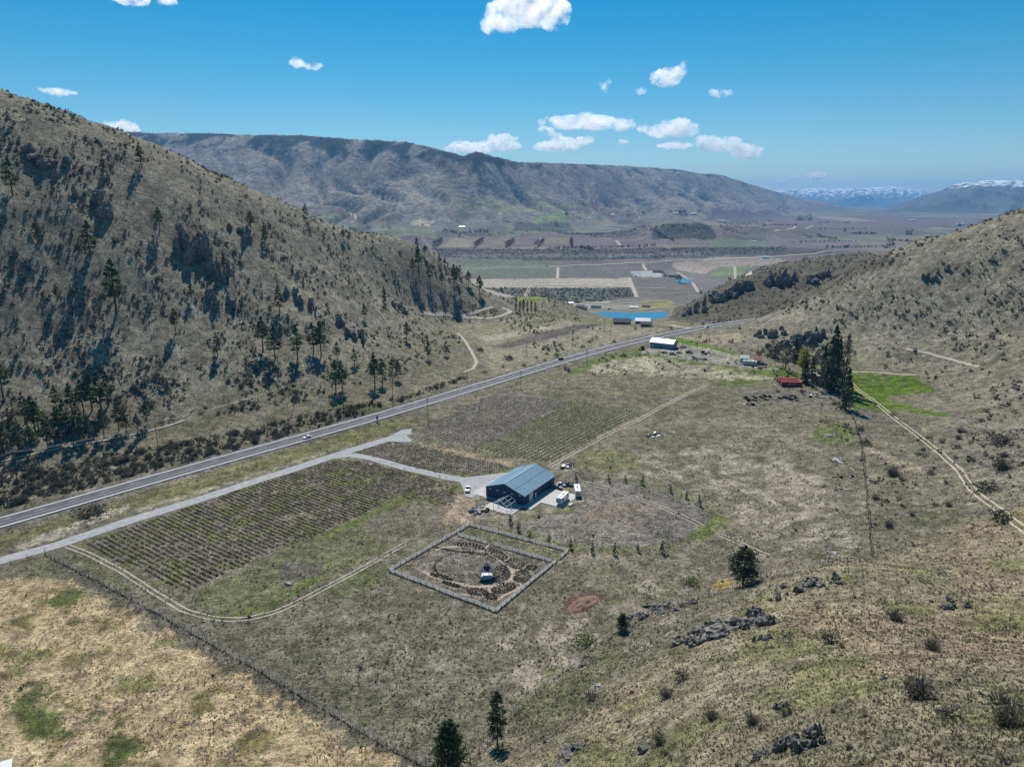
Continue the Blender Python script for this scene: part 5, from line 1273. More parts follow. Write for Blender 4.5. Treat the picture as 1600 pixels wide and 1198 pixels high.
def hw_at(u, v, lane):
    g = ground(u, v); i = int(np.argmin(np.hypot(HWF[:, 0] - g[0], HWF[:, 1] - g[1]))); t, n = frame_of(HWF)
    p = HWF[i, :2] + n[i] * lane; return (p[0], p[1], HWF[i, 2] + 0.02), math.atan2(t[i, 1], t[i, 0])
p, a = hw_at(477, 683, -2.9); car('white_car', p, a + math.pi, 'white', 'white car driving on the highway beside the lavender fields', L=4.8)
p, a = hw_at(873, 561, 3.0); car('black_car', p, a, 'blackp', 'black car driving on the far stretch of the highway', L=4.8, suv=True)
p, a = hw_at(1097, 511, -2.9); car('white_car', p, a + math.pi, 'white', 'white car small in the distance on the highway bend', L=4.8, suv=True)
g = ground(731, 766); pickup('pickup_truck', (g[0], g[1], g[2] + 0.13), yaw((734, 757), (731, 772)), 'white', 'white pickup with a tan load parked on the gravel beside the barn', 'tan', 6.2)
g = loc2w(-hw_ - 2.6, hl_ - 3.0); pickup('red_truck', (g[0], g[1], float(height(*g)) + 0.2), b_rz + math.pi / 2 + 0.5, 'red', 'red truck half hidden behind the barn roof', None, 5.4)
for (x, y), mt, lab in [((hw_ + 3.1, hl_ + 1.2), 'silver', 'silver car parked closest to the back corner of the barn'), ((hw_ + 5.4, hl_ + 2.8), 'blackp', 'dark car parked farthest out behind the barn corner'), ((hw_ + 3.0, hl_ - 2.2), 'grey', 'grey car parked along the long barn wall')]:
    g = loc2w(x, y); car('parked_car', (g[0], g[1], float(height(*g)) + 0.06), b_rz + 0.15, mt, lab, L=4.5)
g = loc2w(hw_ + 11.6, -hl_ + 11.6); camper('travel_trailer', (g[0], g[1], zt), b_rz - math.pi / 2 + 0.1, 'white travel trailer parked on the concrete pad beside the barn', 8.4)
g = ground(902, 772); camper('travel_trailer', (*g[:2], g[2] + 0.05), yaw((899, 757), (903, 778)), 'white travel trailer parked on the grass off the concrete pad', 8.2, False)
g = ground(892, 789); bt = empty('small_boat', (*g[:2], g[2] + 0.1), b_rz + math.pi / 2); tag(bt, 'small white upturned boat beside the trailer on the pad', 'boat')
MB().add([(-1.8, -0.7, 0), (1.2, -0.75, 0), (2.0, 0, 0.05), (1.2, 0.75, 0), (-1.8, 0.7, 0), (-1.6, -0.5, 0.6), (1.0, -0.5, 0.62), (1.5, 0, 0.55), (1.0, 0.5, 0.62), (-1.6, 0.5, 0.6)],
         [(0, 1, 6, 5), (1, 2, 7, 6), (2, 3, 8, 7), (3, 4, 9, 8), (4, 0, 5, 9), (5, 6, 7, 8, 9), (4, 3, 2, 1, 0)]).build('hull', 'white', bt, bevel=0.05)
MB().box((-0.2, 0, 0.66), (3.0, 0.08, 0.1)).build('keel', 'grey', bt)
g = ground(842, 808); br = empty('red_barrel', tuple(g)); tag(br, 'red barrel standing in the weeds before the barn', 'barrel')
MB().ring([(0.42, 0), (0.45, 0.5), (0.42, 1.15)], 14).build('drum', 'red', br); MB().ring([(0.44, 1.14), (0.44, 1.2)], 14).build('lid', 'dark', br)
g = ground(893, 757)
# piles of timber, stone and scrap: every piece of a pile is a part of it
def pile(name, u, v, wpx, n, mats, label, tall=0.5, long=1.2, cat='pile'):
    c = ground(u, v); R = wpx * px_size(c) / 2; rd = random.Random(int(u * 7 + v)); o = empty(name, tuple(c)); tag(o, label, cat)
    for _ in range(n):
        a, r = rd.uniform(0, 6.28), R * math.sqrt(rd.uniform(0, 1)); x, y = r * math.cos(a), r * math.sin(a) * 0.8
        z = float(height(c[0] + x, c[1] + y)) - c[2]
        kd = rd.random(); sx = rd.uniform(0.35, long)
        if kd < 0.45: MB().box((x, y, z + 0.12 + rd.uniform(0, tall * (1 - r / R))), (sx * 1.7, sx * 0.6, 0.18), rd.uniform(0, 6.28), rd.uniform(-0.15, 0.15), rd.uniform(-0.15, 0.15)).build('board', rd.choice(mats), o)
        else:
            b = MB().box((x, y, z + sx * 0.25), (sx, sx * 0.7, sx * 0.6), rd.uniform(0, 6.28), rd.uniform(-0.3, 0.3), rd.uniform(-0.3, 0.3)).build('block', rd.choice(mats), o, bevel=0.08)
    return o
pile('scrap_pile', 749, 797, 28, 72, ['palerock', 'weathered', 'dark', 'tan', 'grey'], 'jumbled scrap and stone pile by the corner of the barn', 0.9, 2.0)
pile('salvage_pile', 885, 728, 26, 30, ['white', 'palerock', 'dark', 'weathered', 'silver'], 'scattered white and dark salvage behind the barn beside the rutted track', 0.7, 1.8)
pile('scrap_pile', 1022, 681, 26, 22, ['white', 'dark', 'weathered', 'palerock', 'blackp'], 'small heap of black and white scrap in the open field past the vineyard', 0.6, 1.8)
pile('brush_pile', 1185, 626, 66, 46, ['dark', 'weathered', 'dark', 'palerock', 'brown'], 'long dark line of debris in the field below the red containers', 0.6, 2.4)
pile('brush_pile', 1232, 622, 26, 20, ['dark', 'blackp', 'weathered'], 'black brush heap beside the small red tractor', 0.9, 2.6)
pile('stone_pile', 1295, 681, 20, 22, ['palerock', 'palerock', 'grey'], 'pale stone pile on the green patch in the field', 0.4, 1.2)
pile('stone_pile', 1312, 719, 20, 18, ['palerock', 'white', 'dark'], 'white and dark scrap pile near the fence line', 0.4, 1.4)
pile('scrap_pile', 1317, 745, 26, 12, ['dark', 'blackp', 'palerock'], 'dark scattered blocks between two pale piles near the fence line', 0.3, 1.4)
pile('stone_pile', 1313, 765, 26, 26, ['grey', 'dark', 'palerock'], 'grey stone row lying near the fence line', 0.3, 0.9)
pile('stone_pile', 1296, 864, 24, 26, ['palerock', 'grey', 'palerock'], 'pale stone pile close to the fence corner', 0.4, 0.8)
pile('stone_pile', 1215, 601, 14, 14, ['palerock', 'white', 'grey'], 'pale rubble at the end of the red containers', 0.5, 1.6)
pile('stone_row', 1275, 617, 40, 28, ['palerock', 'white', 'grey', 'dark'], 'pale boulders and junk strewn along the grove fence', 0.4, 1.8)

# ------------------------------------------------------------------ garden fence, gazebo, beds
def rail_fence(pts, label, post_sp, h, rails, name='rail_fence', mat='white_vinyl', gaps=()):
    c0 = np.array(pts[0]); o = empty(name, (c0[0], c0[1], float(height(*c0)))); tag(o, label, 'fence'); z0 = o.location.z
    for s in range(len(pts) - 1):
        a, b = np.array(pts[s]), np.array(pts[s + 1]); L = np.linalg.norm(b - a); n = max(1, round(L / post_sp))
        prev = None
        for k in range(n + 1):
            q = a + (b - a) * k / n; z = float(height(*q)) - z0; loc = (q[0] - c0[0], q[1] - c0[1], z)
            if not (k == n and s < len(pts) - 2):
                MB().box((loc[0], loc[1], z + h / 2), (0.17, 0.17, h + 0.1), math.atan2(*(b - a)[::-1])).build('post', mat, o)
            if prev is not None and (s, k) not in gaps:
                for r in rails: MB().beam((prev[0], prev[1], prev[2] + r), (loc[0], loc[1], loc[2] + r), 0.10, 0.20).build('rail', mat, o)
            prev = loc
    return o
GA, GB_, GC, GD = [tuple(ground(u, v)[:2]) for u, v in ((608.4, 893), (733.5, 820.5), (888, 862), (775, 956))]
rail_fence([GA, GB_, GC, GD, GA], 'pale three rail fence round the square lavender garden', 2.75, 1.25, (0.32, 0.72, 1.12), gaps=((2, 3),))
gi0, gi1 = ground(713.5, 836)[:2], ground(865, 879)[:2]
rail_fence([tuple(gi0 + (gi1 - gi0) * 0.015), tuple(gi0 * 0.02 + gi1 * 0.98)], 'pale rail fence dividing the garden inside the square', 2.75, 1.25, (0.32, 0.72, 1.12), gaps=((0, 6),))
g = ground(760.5, 901); gz = empty('gazebo', (g[0], g[1], g[2]), 0.2); tag(gz, 'octagonal white gazebo with a dark two tier roof', 'gazebo')
MB().ring([(2.4, -0.2), (2.4, 0.4), (2.35, 0.5)], 8).build('deck', 'silver', gz)
for k in range(8):
    t = 2 * math.pi * (k + 0.5) / 8; t2 = 2 * math.pi * (k + 1.5) / 8
    a, b = Vector((2.2 * math.cos(t), 2.2 * math.sin(t), 0.5)), Vector((2.2 * math.cos(t2), 2.2 * math.sin(t2), 0.5))
    MB().box((a.x, a.y, 1.7), (0.14, 0.14, 2.5), t).build('post', 'white', gz)
    MB().beam(a + Vector((0, 0, 2.3)), b + Vector((0, 0, 2.3)), 0.08, 0.3).build('frieze', 'white', gz)
    if k != 1:
        rl = MB().beam(a + Vector((0, 0, 0.9)), b + Vector((0, 0, 0.9)), 0.09, 0.1).build('railing', 'white', gz)
        bl = MB()
        for q in range(1, 8):
            m_ = a + (b - a) * q / 8; bl.box((m_.x, m_.y, 0.95), (0.05, 0.05, 0.85))
        bl.build('baluster', 'white', rl)['kind'] = 'stuff'
MB().ring([(2.75, 3.0), (2.75, 3.08), (0.95, 3.95), (0.9, 3.95)], 8).build('roof', 'roof_dark', gz)
MB().ring([(0.85, 3.9), (0.85, 4.35)], 8).build('cupola_wall', 'roof_dark', gz)
MB().ring([(0.90, 4.30), (0.90, 4.36)], 8).build('cupola_trim', 'silver', gz)
MB().ring([(1.2, 4.35), (1.2, 4.42), (0.06, 5.15)], 8).build('cupola_roof', 'roof_dark', gz); MB().ring([(0.05, 5.1), (0.1, 5.35), (0.02, 5.6)], 6).build('finial', 'roof_dark', gz)
# wood chip path loop and planted beds
def gpt(cx, cy):                                                        # crop of the garden, 5.33 x
    return ground(600 + cx / 5.333, 800 + cy / 5.333)
def path(crop, w):
    L = resample([gpt(*c) for c in crop], 0.7); L[:, :2] = smooth_line(L[:, :2], 3)
    V, F = ribbon(L, [-w / 2, 0, w / 2], None, 0.07, 0.15); o = np_obj('garden_path', V, F, 'bark_path'); tag(o, kind='structure')
path([(430, 312), (520, 292), (600, 285), (700, 300), (800, 322), (870, 345), (930, 372), (980, 405), (1030, 440), (1070, 480), (1080, 520), (1060, 560), (1010, 590), (940, 610), (870, 622), (780, 622), (700, 615), (600, 590), (510, 565), (430, 545), (370, 520), (325, 490)], 1.5)
path([(835, 322), (850, 305), (870, 275)], 1.0); path([(985, 405), (1025, 395), (1060, 388)], 0.9); path([(1085, 490), (1150, 470), (1190, 450)], 0.9); path([(1060, 565), (1120, 595), (1160, 600), (1100, 650), (1000, 690), (950, 735)], 0.9); path([(870, 630), (890, 665), (870, 690), (820, 712), (640, 680)], 0.8); path([(890, 665), (950, 690), (960, 715)], 0.7)
beds = [((720, 285), 110, 26, 0.15), ((930, 350), 95, 38, 0.35), ((1095, 430), 75, 40, 0.2), ((1228, 462), 42, 20, 0.0), ((1145, 535), 66, 52, -0.2), ((995, 635), 95, 36, -0.2), ((900, 703), 48, 24, 0.0), ((790, 668), 85, 30, 0.1), ((980, 520), 62, 75, 0.0), ((480, 540), 90, 16, 0.25), ((560, 600), 70, 14, 0.3)]
rdg = random.Random(5)
gplants = []
for (bx, by), rx, ry, rot in beds:
    n = int(2 * math.pi * math.sqrt((rx * rx + ry * ry) / 2) / 21)
    for k in range(n):
        t = 2 * math.pi * k / n; x, y = rx * math.cos(t), ry * math.sin(t)
        gplants.append((bx + x * math.cos(rot) - y * math.sin(rot) * 0.6, by + y * math.cos(rot) + x * math.sin(rot)))
for k in range(26):
    t = k / 25; gplants.append((420 + 420 * t, 325 + 20 * math.sin(t * 3.1) - 30 + 60 * t * t))
inner = []
for (bx, by), rx, ry, rot in beds:
    for f_ in (0.72, 0.42):
        n = max(3, int(2 * math.pi * f_ * math.sqrt((rx * rx + ry * ry) / 2) / 22))
        for k in range(n):
            t = 2 * math.pi * k / n + f_; x, y = f_ * rx * math.cos(t), f_ * ry * math.sin(t)
            inner.append(gpt(bx + x * math.cos(rot) - y * math.sin(rot) * 0.6, by + y * math.cos(rot) + x * math.sin(rot)))
for k in range(70):                                                     # ring of plants round the lawn inside the path
    t = math.pi * (0.55 + 1.9 * k / 70); inner.append(gpt(720 + 330 * math.cos(t) * 0.9, 458 + 128 * math.sin(t)))
inner = np.array(inner); V, F, C = merge(LP_, inner, rng.uniform(0.6, 1.0, len(inner)), rng, tints(len(inner), rng, 0.7, 1.2), np.array([1, 1, 0.8]))
o = np_obj('garden_planting', V, F, 'lavender', C); tag(o, 'low dormant plants filling the garden beds', 'lavender', kind='stuff')
for cx, cy in gplants:
    p = gpt(cx + rdg.uniform(-3, 3), cy + rdg.uniform(-2, 2)); put_bush('lavender_plant', rdg.choice(LM), p, rdg.uniform(0.75, 1.05), 'dark clipped lavender clump edging the garden beds round the gazebo', 'garden bed lavender', 0.85, 'lavender')

# ------------------------------------------------------------------ farm fences
def wire_fence(px, label, sp, h, name='deer_fence', wires=(0.4, 0.9, 1.4, 1.9, 2.3), pr=0.07, weeds=0, mat='weathered'):
    L = resample([ground(u, v) for u, v in px], sp); c0 = L[0].copy()
    o = empty(name, tuple(c0)); tag(o, label, 'fence'); P = []
    for k, q in enumerate(L):
        z = float(height(q[0], q[1])); p = Vector((q[0] - c0[0], q[1] - c0[1], z - c0[2])); P.append(p)
        MB().tube(p - Vector((0, 0, 0.2)), p + Vector((random.uniform(-0.08, 0.08), random.uniform(-0.08, 0.08), h)), pr, pr * 0.85, 6).build('post', mat, o)
    for w in wires:
        if w > h: continue
        m = MB()
        for a, b in zip(P[:-1], P[1:]): m.tube(a + Vector((0, 0, w)), b + Vector((0, 0, w)), 0.012, n=3, caps=False)
        m.build('wire', 'wire', o)
    if weeds:
        D = resample(L, 0.5); D = D[np.random.default_rng(3).uniform(0, 1, len(D)) < weeds]; D[:, :2] += np.random.default_rng(4).normal(0, 0.22, (len(D), 2)); D[:, 2] = height(D[:, 0], D[:, 1])
        V, F, C = merge(P3, D, np.random.default_rng(6).uniform(0.4, 1.0, len(D)), np.random.default_rng(7), np.full((len(D), 3), 0.6))
        w = np_obj('fence_weeds', V, F, 'sage', C); tag(w, 'dry tumbleweeds caught along the ' + label.split(' with')[0], 'weeds', kind='stuff')
    return o
wire_fence([(72, 868), (150, 908), (250, 962), (350, 1018), (450, 1075), (550, 1135), (680, 1202), (760, 1250)], 'tall deer fence of wooden posts between straw meadow and farm', 3.1, 2.5, weeds=0.9)
wire_fence([(-40, 905), (11, 887), (31, 880), (51, 873), (70, 866)], 'short run of fence posts along the gravel driveway', 4.6, 2.4, name='driveway_fence')
wire_fence([(735, 1192), (800, 1118), (840, 1080), (870, 1058), (920, 1020), (965, 985), (1040, 950), (1100, 932), (1160, 918), (1220, 900), (1290, 886), (1364, 872)], 'post and wire fence along the foot of the knoll', 3.6, 2.0, name='hill_fence', wires=(0.4, 0.9, 1.4, 1.8), weeds=0.35)
wire_fence([(1364, 870), (1360, 830), (1355, 780), (1350, 730), (1346, 690), (1335, 655), (1326, 642)], 'straight dark fence line running from the corner up to the green pasture', 4.0, 1.5, name='field_fence', wires=(0.4, 0.8, 1.2), weeds=0.95)
wire_fence([(1322, 640), (1295, 620), (1262, 600), (1235, 584), (1212, 570)], 'dark fence along the edge of the farmstead grove', 4.5, 1.6, name='grove_fence', wires=(0.4, 0.8, 1.2), weeds=0.95)
for u, v in ((262, 1086), (330, 1134), (203, 1052), (5, 933)):
    g = ground(u, v); o = MB().tube((0, 0, -0.2), (0.1, 0.05, 1.7), 0.05, 0.04, 6).tube((-0.25, 0, 1.5), (0.3, 0, 1.55), 0.03, n=5).build('marker_stake', 'weathered'); o.location = g; tag(o, 'lone wooden stake standing in the straw meadow', 'stake', 'stakes in the meadow')

# ------------------------------------------------------------------ power line
def pole(u, vt, vb, label):
    g = ground(u, vb); H = (vb - vt) * px_size(g) / 0.96; r = empty('utility_pole', tuple(g), 0.8); tag(r, label, 'pole', 'utility poles along the highway')
    MB().tube((0, 0, -0.4), (0, 0, H), 0.17, 0.11, 8).build('shaft', 'pole', r)
    MB().box((0, 0, H - 0.7), (2.6, 0.12, 0.14)).build('crossarm', 'pole', r)
    for x in (-1.1, 0, 1.1): MB().ring([(0.05, H - 0.62), (0.09, H - 0.52), (0.04, H - 0.38)], 6, x).build('insulator', 'grey', r)
    return g, H
LP = []
for u, vt, vb in ((28, 714, 759), (247, 662, 701), (459, 600, 634), (614, 587, 625), (730, 572, 594), (823, 535, 557), (894, 520, 547), (954, 504, 531), (1003, 505, 520)):
    LP.append(pole(u, vt, vb, 'dark utility pole on the hillside verge of the highway'))
for u, vt, vb in ((669, 621, 656), (814, 580, 607), (917, 548, 571)): pole(u, vt, vb, 'dark utility pole on the vineyard verge of the highway')
for u, vt, vb in ((714.5, 496, 518), (944, 499, 516), (1089, 533, 545), (1097, 533, 546)): pole(u, vt, vb, 'distant utility pole in the fields beyond the highway')
d = LP[0][0] - LP[1][0]
ends = [(LP[0][0] + d, LP[0][1])] + LP
for (a, Ha), (b, Hb) in zip(ends[:-1], ends[1:]):
    w = empty('power_line', tuple(a)); tag(w, 'thin sagging power line span between two verge poles', 'cable', 'power line spans')
    dd = (b - a)[:2] / np.linalg.norm((b - a)[:2]); nn = np.array([-dd[1], dd[0]])
    for s in (-1.1, 0, 1.1):
        m = MB(); prev = None
        for k in range(13):
            t = k / 12; q = a + (b - a) * t; p = Vector((q[0] + nn[0] * s - a[0], q[1] + nn[1] * s - a[1], (a[2] + Ha - 0.4) * (1 - t) + (b[2] + Hb - 0.4) * t - 4 * t * (1 - t) * 1.6 - a[2]))
            if prev is not None: m.tube(prev, p, 0.025, n=4, caps=False)
            prev = p
        m.build('wire', 'wire', w)
# blue road sign
p, a = hw_at(584, 655, -7.0); g = np.array(p); r = empty('road_sign', (p[0], p[1], float(height(p[0], p[1]))), a); tag(r, 'blue road sign on the highway shoulder above the driveway', 'sign')
for s in (-0.5, 0.5): MB().box((0, s, 1.1), (0.1, 0.1, 2.4)).build('sign_post', 'weathered', r)
MB().box((0.08, 0, 2.2), (0.06, 1.7, 2.2)).build('sign_panel', 'bluep', r)

# ------------------------------------------------------------------ other buildings
def house(name, loc, rz, L, W, EVh, AP_, wall, roof, label, door=True, wins=2, chimney=False, over=0.5, cat='building', doors=None):
    r = empty(name, loc, rz); tag(r, label, cat); hl, hw2 = L / 2, W / 2                # ridge along x
    pr = [(-hw2, -1.2), (hw2, -1.2), (hw2, EVh), (0, AP_), (-hw2, EVh)]
    P = [(-hl, y, z) for y, z in pr] + [(hl, y, z) for y, z in pr]
    MB().add(P, [(k, (k + 1) % 5, 5 + (k + 1) % 5, 5 + k) for k in range(5)] + [(4, 3, 2, 1, 0), (5, 6, 7, 8, 9)]).build('wall', wall, r)
    sl_ = math.atan2(AP_ - EVh, hw2); RLn = (hw2 + over) / math.cos(sl_)
    for s in (-1, 1):
        MB().box((0, s * (hw2 + over) / 2, AP_ - (AP_ - EVh) / hw2 * (hw2 + over) / 2 + 0.12), (L + 2 * over, RLn, 0.14), 0, -s * sl_).build('roof', roof, r)
    for k in range(wins):
        x = -hl + L * (k + 0.75) / (wins + 0.5)
        for s in (-1, 1):
            w_ = MB().box((x, s * (hw2 + 0.03), EVh * 0.58), (min(1.4, L / (wins + 2)), 0.08, 1.0)).build('window', 'glass', r)
            MB().box((x, s * (hw2 + 0.05), EVh * 0.58 - 0.55), (min(1.6, L / (wins + 1.8)), 0.14, 0.1)).build('sill', 'white', w_)
    if door: MB().box((hl * 0.8, -hw2 - 0.04, 1.05), (1.0, 0.08, 2.1)).build('door', 'white', r)
    for x, w_, h_, m_ in (doors or []): MB().box((x, -hw2 - 0.05, h_ / 2), (w_, 0.1, h_)).build('door', m_, r)
    if chimney: MB().box((hl * 0.3, 0.4, AP_ + 0.5), (0.7, 0.7, 1.6)).build('chimney', 'brown', r)
    return r
a, b = ground(1015.6, 542), ground(1051, 546); c = ground(1057, 543); ang = math.atan2(b[1] - a[1], b[0] - a[0]); L_ = np.linalg.norm((b - a)[:2]); nrm = np.array([-math.sin(ang), math.cos(ang)])
m_ = (a + b)[:2] / 2 + nrm * 4.6
house('long_shed', (*m_, float(height(*m_))), ang, L_, 9.2, 4.0, 6.4, 'shed_blue', 'roof_white', 'long pale blue metal shed with a whitish roof by the highway', False, 0, doors=[(-L_ * 0.38, 1.1, 2.2, 'white'), (0, 1.6, 1.2, 'glass')])
def hpx(name, u, v, wpx, rz, W, EVh, AP_, wall, roof, label, **k):
    g = ground(u, v); house(name, tuple(g), rz, wpx * px_size(g), W, EVh, AP_, wall, roof, label, **k)
hpx('farm_shed', 1163, 565, 11, -0.35, 5.5, 3.0, 4.6, 'grey', 'roof_teal', 'small shed with a teal roof below the rocky slope')
hpx('red_roofed_shed', 1184, 567, 10, -0.35, 5.0, 2.6, 4.2, 'brown', 'redroof', 'small shed with a faded red roof')
hpx('farmhouse', 1280, 592, 20, -0.2, 8.0, 3.0, 4.6, 'cream', 'cream', 'cream roofed house tucked among the grove trees', chimney=True)
g = ground(1171, 570); camper('trailer_home', tuple(g), -0.35 + math.pi, 'white trailer parked before the teal roofed shed', 9.5, False)
hpx('lake_lodge', 972, 507, 26, -0.22, 9, 3.2, 6.0, 'brown', 'roof_dark', 'brown lodge with a dark roof by the lake')
hpx('lake_shed', 1004, 506, 22, -0.18, 9, 3.6, 6.0, 'grey', 'roof_white', 'grey building with a white roof by the lake')
hpx('lake_cabin', 1010, 510, 17, -0.2, 7, 2.6, 4.4, 'brown', 'roof_dark', 'low dark cabin before the white roofed lake building')
for u, v, wpx, wall, roof, lab in [(906, 482, 12, 'cream', 'roof_dark', 'pale cottage at the west end of the lake shore'), (913, 484, 9, 'white', 'roof_dark', 'small white cottage beside the west shore cottage'), (931, 481, 15, 'grey', 'roof_dark', 'grey house in the middle of the far lake shore'), (990, 482, 13, 'cream', 'roof_white', 'pale roofed house at the edge of the far shore lawn'), (1009, 480, 13, 'brown', 'roof_dark', 'dark house on the far shore lawn'),
                              (892, 475, 8, 'white', 'roof_white', 'white hut at the foot of the brushy knoll'), (922, 470, 14, 'grey', 'roof_dark', 'dark long building above the lake road'), (1052, 433, 14, 'brown', 'roof_dark', 'winery building with a dark roof above the pond'), (1028, 426, 16, 'grey', 'roof_dark', 'long dark building beside the pale yard'), (722, 356, 9, 'cream', 'roof_white', 'white packing shed on the far orchard bench'), (1083, 335, 8, 'white', 'roof_white', 'white farmhouse among far trees'), (1056, 334, 7, 'white', 'roof_white', 'far white house near a row of dark trees'),
                              (957, 336, 5, 'white', 'roof_white', 'tiny white house on the far orchards'), (1127, 347, 10, 'tan', 'cream', 'tan building beyond the dark scrub rise'), (1195, 403, 10, 'white', 'roof_white', 'white building on the bench beyond the rocky hill'), (1178, 378, 6, 'white', 'roof_white', 'small white house beyond the green bench field'), (1425, 345, 7, 'white', 'roof_white', 'white shed on the far plain'), (1500, 351, 9, 'white', 'roof_white', 'white sheds cluster building beside far dark trees')]:
    g = ground(u, v); W_ = max(7, wpx * px_size(g) * 0.45); house('distant_building', tuple(g), -0.15, wpx * px_size(g), W_, W_ * 0.35, W_ * 0.6, wall, roof, lab, door=False, wins=2)
# shipping containers
for k, (u, v) in enumerate([(1236, 603), (1232, 600), (1229, 597)]):
    g = ground(u, v); rz = -0.12; r = empty('shipping_container', (g[0], g[1], g[2] + 0.1), rz)
    tag(r, ['bright red shipping container, frontmost of three, with pale lettering patch', 'dark red shipping container between two others', 'rusty red shipping container, hindmost of three'][k], 'container', 'red shipping containers')
    MB().box((0, 0, 1.35), (12.2, 2.44, 2.6)).build('body', 'red', r)
    cr_ = MB()
    for q in range(40):
        for s in (-1, 1): cr_.box((-5.9 + q * 0.302, s * 1.24, 1.35), (0.14, 0.05, 2.4))
    cr_.build('corrugation', 'red', r)['kind'] = 'stuff'
    for s in (-1, 1): MB().box((0, s * 1.25, 2.66), (12.2, 0.09, 0.12)).build('top_rail', 'redroof', r)
    for x in (-6.08, 6.08): MB().box((x, 0, 1.35), (0.1, 2.4, 2.5)).build('end_door', 'redroof', r)
    if k == 0:
        for q, wq in enumerate((0.5, 0.25, 0.25, 0.4, 0.4)): MB().box((-1.5 + q * 0.75, -1.285, 1.5), (wq, 0.03, 0.6)).build('lettering', 'white', r)
g = ground(1254, 613); r = empty('small_tractor', (g[0], g[1], g[2]), -0.4); tag(r, 'small red tractor parked beside the containers', 'tractor')
MB().box((0.9, 0, 1.0), (1.9, 0.8, 0.7)).build('bonnet', 'red', r, bevel=0.08); MB().box((-0.6, 0, 1.3), (1.3, 1.2, 0.5)).build('seat_deck', 'red', r, bevel=0.05); MB().box((-0.6, 0, 2.2), (1.2, 1.2, 0.1)).build('canopy', 'redroof', r)
for x, y in ((-1.1, -0.5), (-1.1, 0.5), (-0.1, -0.5), (-0.1, 0.5)): MB().box((x, y, 1.8), (0.07, 0.07, 0.9)).build('canopy_post', 'dark', r)
wheels(r, (-0.7,), 0.8, 0.75, 0.4); wheels(r, (1.4,), 0.7, 0.45, 0.25)
# yard of the long shed
for u, v, rz, kind, mt, lab in [(1038, 552, -0.2, 'car', 'blackp', 'black car in the yard before the long blue shed'), (1051, 554, -0.25, 'pickup', 'greenp', 'pale green pickup in the yard of the long blue shed'), (1061, 552, -0.2, 'car', 'greenp', 'green car in the yard of the long blue shed'), (1077, 552, -0.5, 'pickup', 'blackp', 'dark truck in the yard between car and flatbed trailer'), (1068, 543, 0.3, 'pickup', 'silver', 'silver truck at the end of the long blue shed'), (1193, 570, -0.3, 'car', 'blackp', 'dark car beside the red roofed shed')]:
    g = ground(u, v); (car if kind == 'car' else pickup)('yard_' + kind, (g[0], g[1], g[2] + 0.05), rz, mt, lab)
g = ground(1093, 561); r = empty('flatbed_trailer', (g[0], g[1], g[2]), -0.5); tag(r, 'long dark flatbed trailer at the edge of the shed yard', 'trailer')
MB().box((0, 0, 1.0), (11, 2.3, 0.3)).build('deck', 'weathered', r); MB().box((-4.6, 0, 1.7), (1.6, 2.0, 1.2)).build('load', 'silver', r); MB().beam((5.5, 0, 0.9), (7.2, 0, 0.6), 0.2, 0.2).build('drawbar', 'dark', r); wheels(r, (3.6, 4.6), 1.0, 0.45, 0.25); wheels(r, (-3.8,), 1.0, 0.45, 0.25)
g = ground(1004, 546); r = empty('water_tank', tuple(g)); tag(r, 'dark round tank by the corner of the long blue shed', 'tank'); MB().ring([(1.5, 0), (1.5, 2.2), (1.1, 2.7), (0.3, 2.85)], 16).build('tank_body', 'blackp', r); MB().ring([(0.3, 2.8), (0.3, 3.0)], 10).build('hatch', 'grey', r)
pile('log_row', 1102, 552, 20, 16, ['brown', 'weathered', 'dark'], 'long stack of rusty pipes and timber behind the shed yard', 0.4, 2.4)
g = ground(15, 1204); sh = empty('small_shed', (g[0] - 1, g[1] - 1, g[2]), 0.5); 
tag(sh, 'small white shed roof at the edge of the straw meadow', 'shed'); MB().box((0, 0, 0.9), (3.4, 2.2, 1.8)).build('wall', 'grey', sh); MB().box((0, 0, 1.9), (4.2, 3.0, 0.12), 0, 0.1).build('roof', 'white', sh)

# ------------------------------------------------------------------ rocks
def rock_mesh(seed, jag=0.6):
    bm = bmesh.new(); bmesh.ops.create_icosphere(bm, subdivisions=3, radius=1.0); rr = np.random.default_rng(seed)
    off = rr.uniform(0, 50, 3)
    for v in bm.verts:
        p = v.co.copy(); n = float(perlin(p.x * 1.3 + off[0], p.y * 1.3 + p.z * 0.9 + off[1], seed)) + 0.5 * float(perlin(p.x * 3.1 + off[1], p.z * 3.1 + p.y + off[2], seed + 1))
        p *= 1 + jag * n
        p.x = round(p.x * 3.2) / 3.2 * 0.45 + p.x * 0.55; p.z = (round(p.z * 3.0) / 3.0 * 0.45 + p.z * 0.55) * 0.75
        v.co = p
    me = bpy.data.meshes.new('rock'); bm.to_mesh(me); bm.free(); me.materials.append(M['rock']); return me
ROCKS = [rock_mesh(700 + k) for k in range(6)]
def outcrop(u, v, wpx, hpx_, n, label, name='rock_outcrop'):
    c = ground(u, v); R = wpx * px_size(c) / 2; o = empty(name, tuple(c)); tag(o, label, 'rock'); rd = random.Random(int(u + v * 3))
    for k in range(n):
        x, y = rd.uniform(-1, 1) * R, rd.uniform(-0.9, 0.9) * R * 0.62; s = R * rd.uniform(0.10, 0.30) * (1.2 - 0.5 * abs(x / R)); hh = hpx_ * px_size(c) * rd.uniform(0.3, 0.7)
        q = link(bpy.data.objects.new('boulder', rd.choice(ROCKS)), o); q.location = (x, y, float(height(c[0] + x, c[1] + y)) - c[2] + hh * 0.15); q.scale = (s, s * rd.uniform(0.6, 0.9), max(hh, 0.3)); q.rotation_euler = (rd.uniform(-0.3, 0.3), rd.uniform(-0.3, 0.3), rd.uniform(0, 6.28))
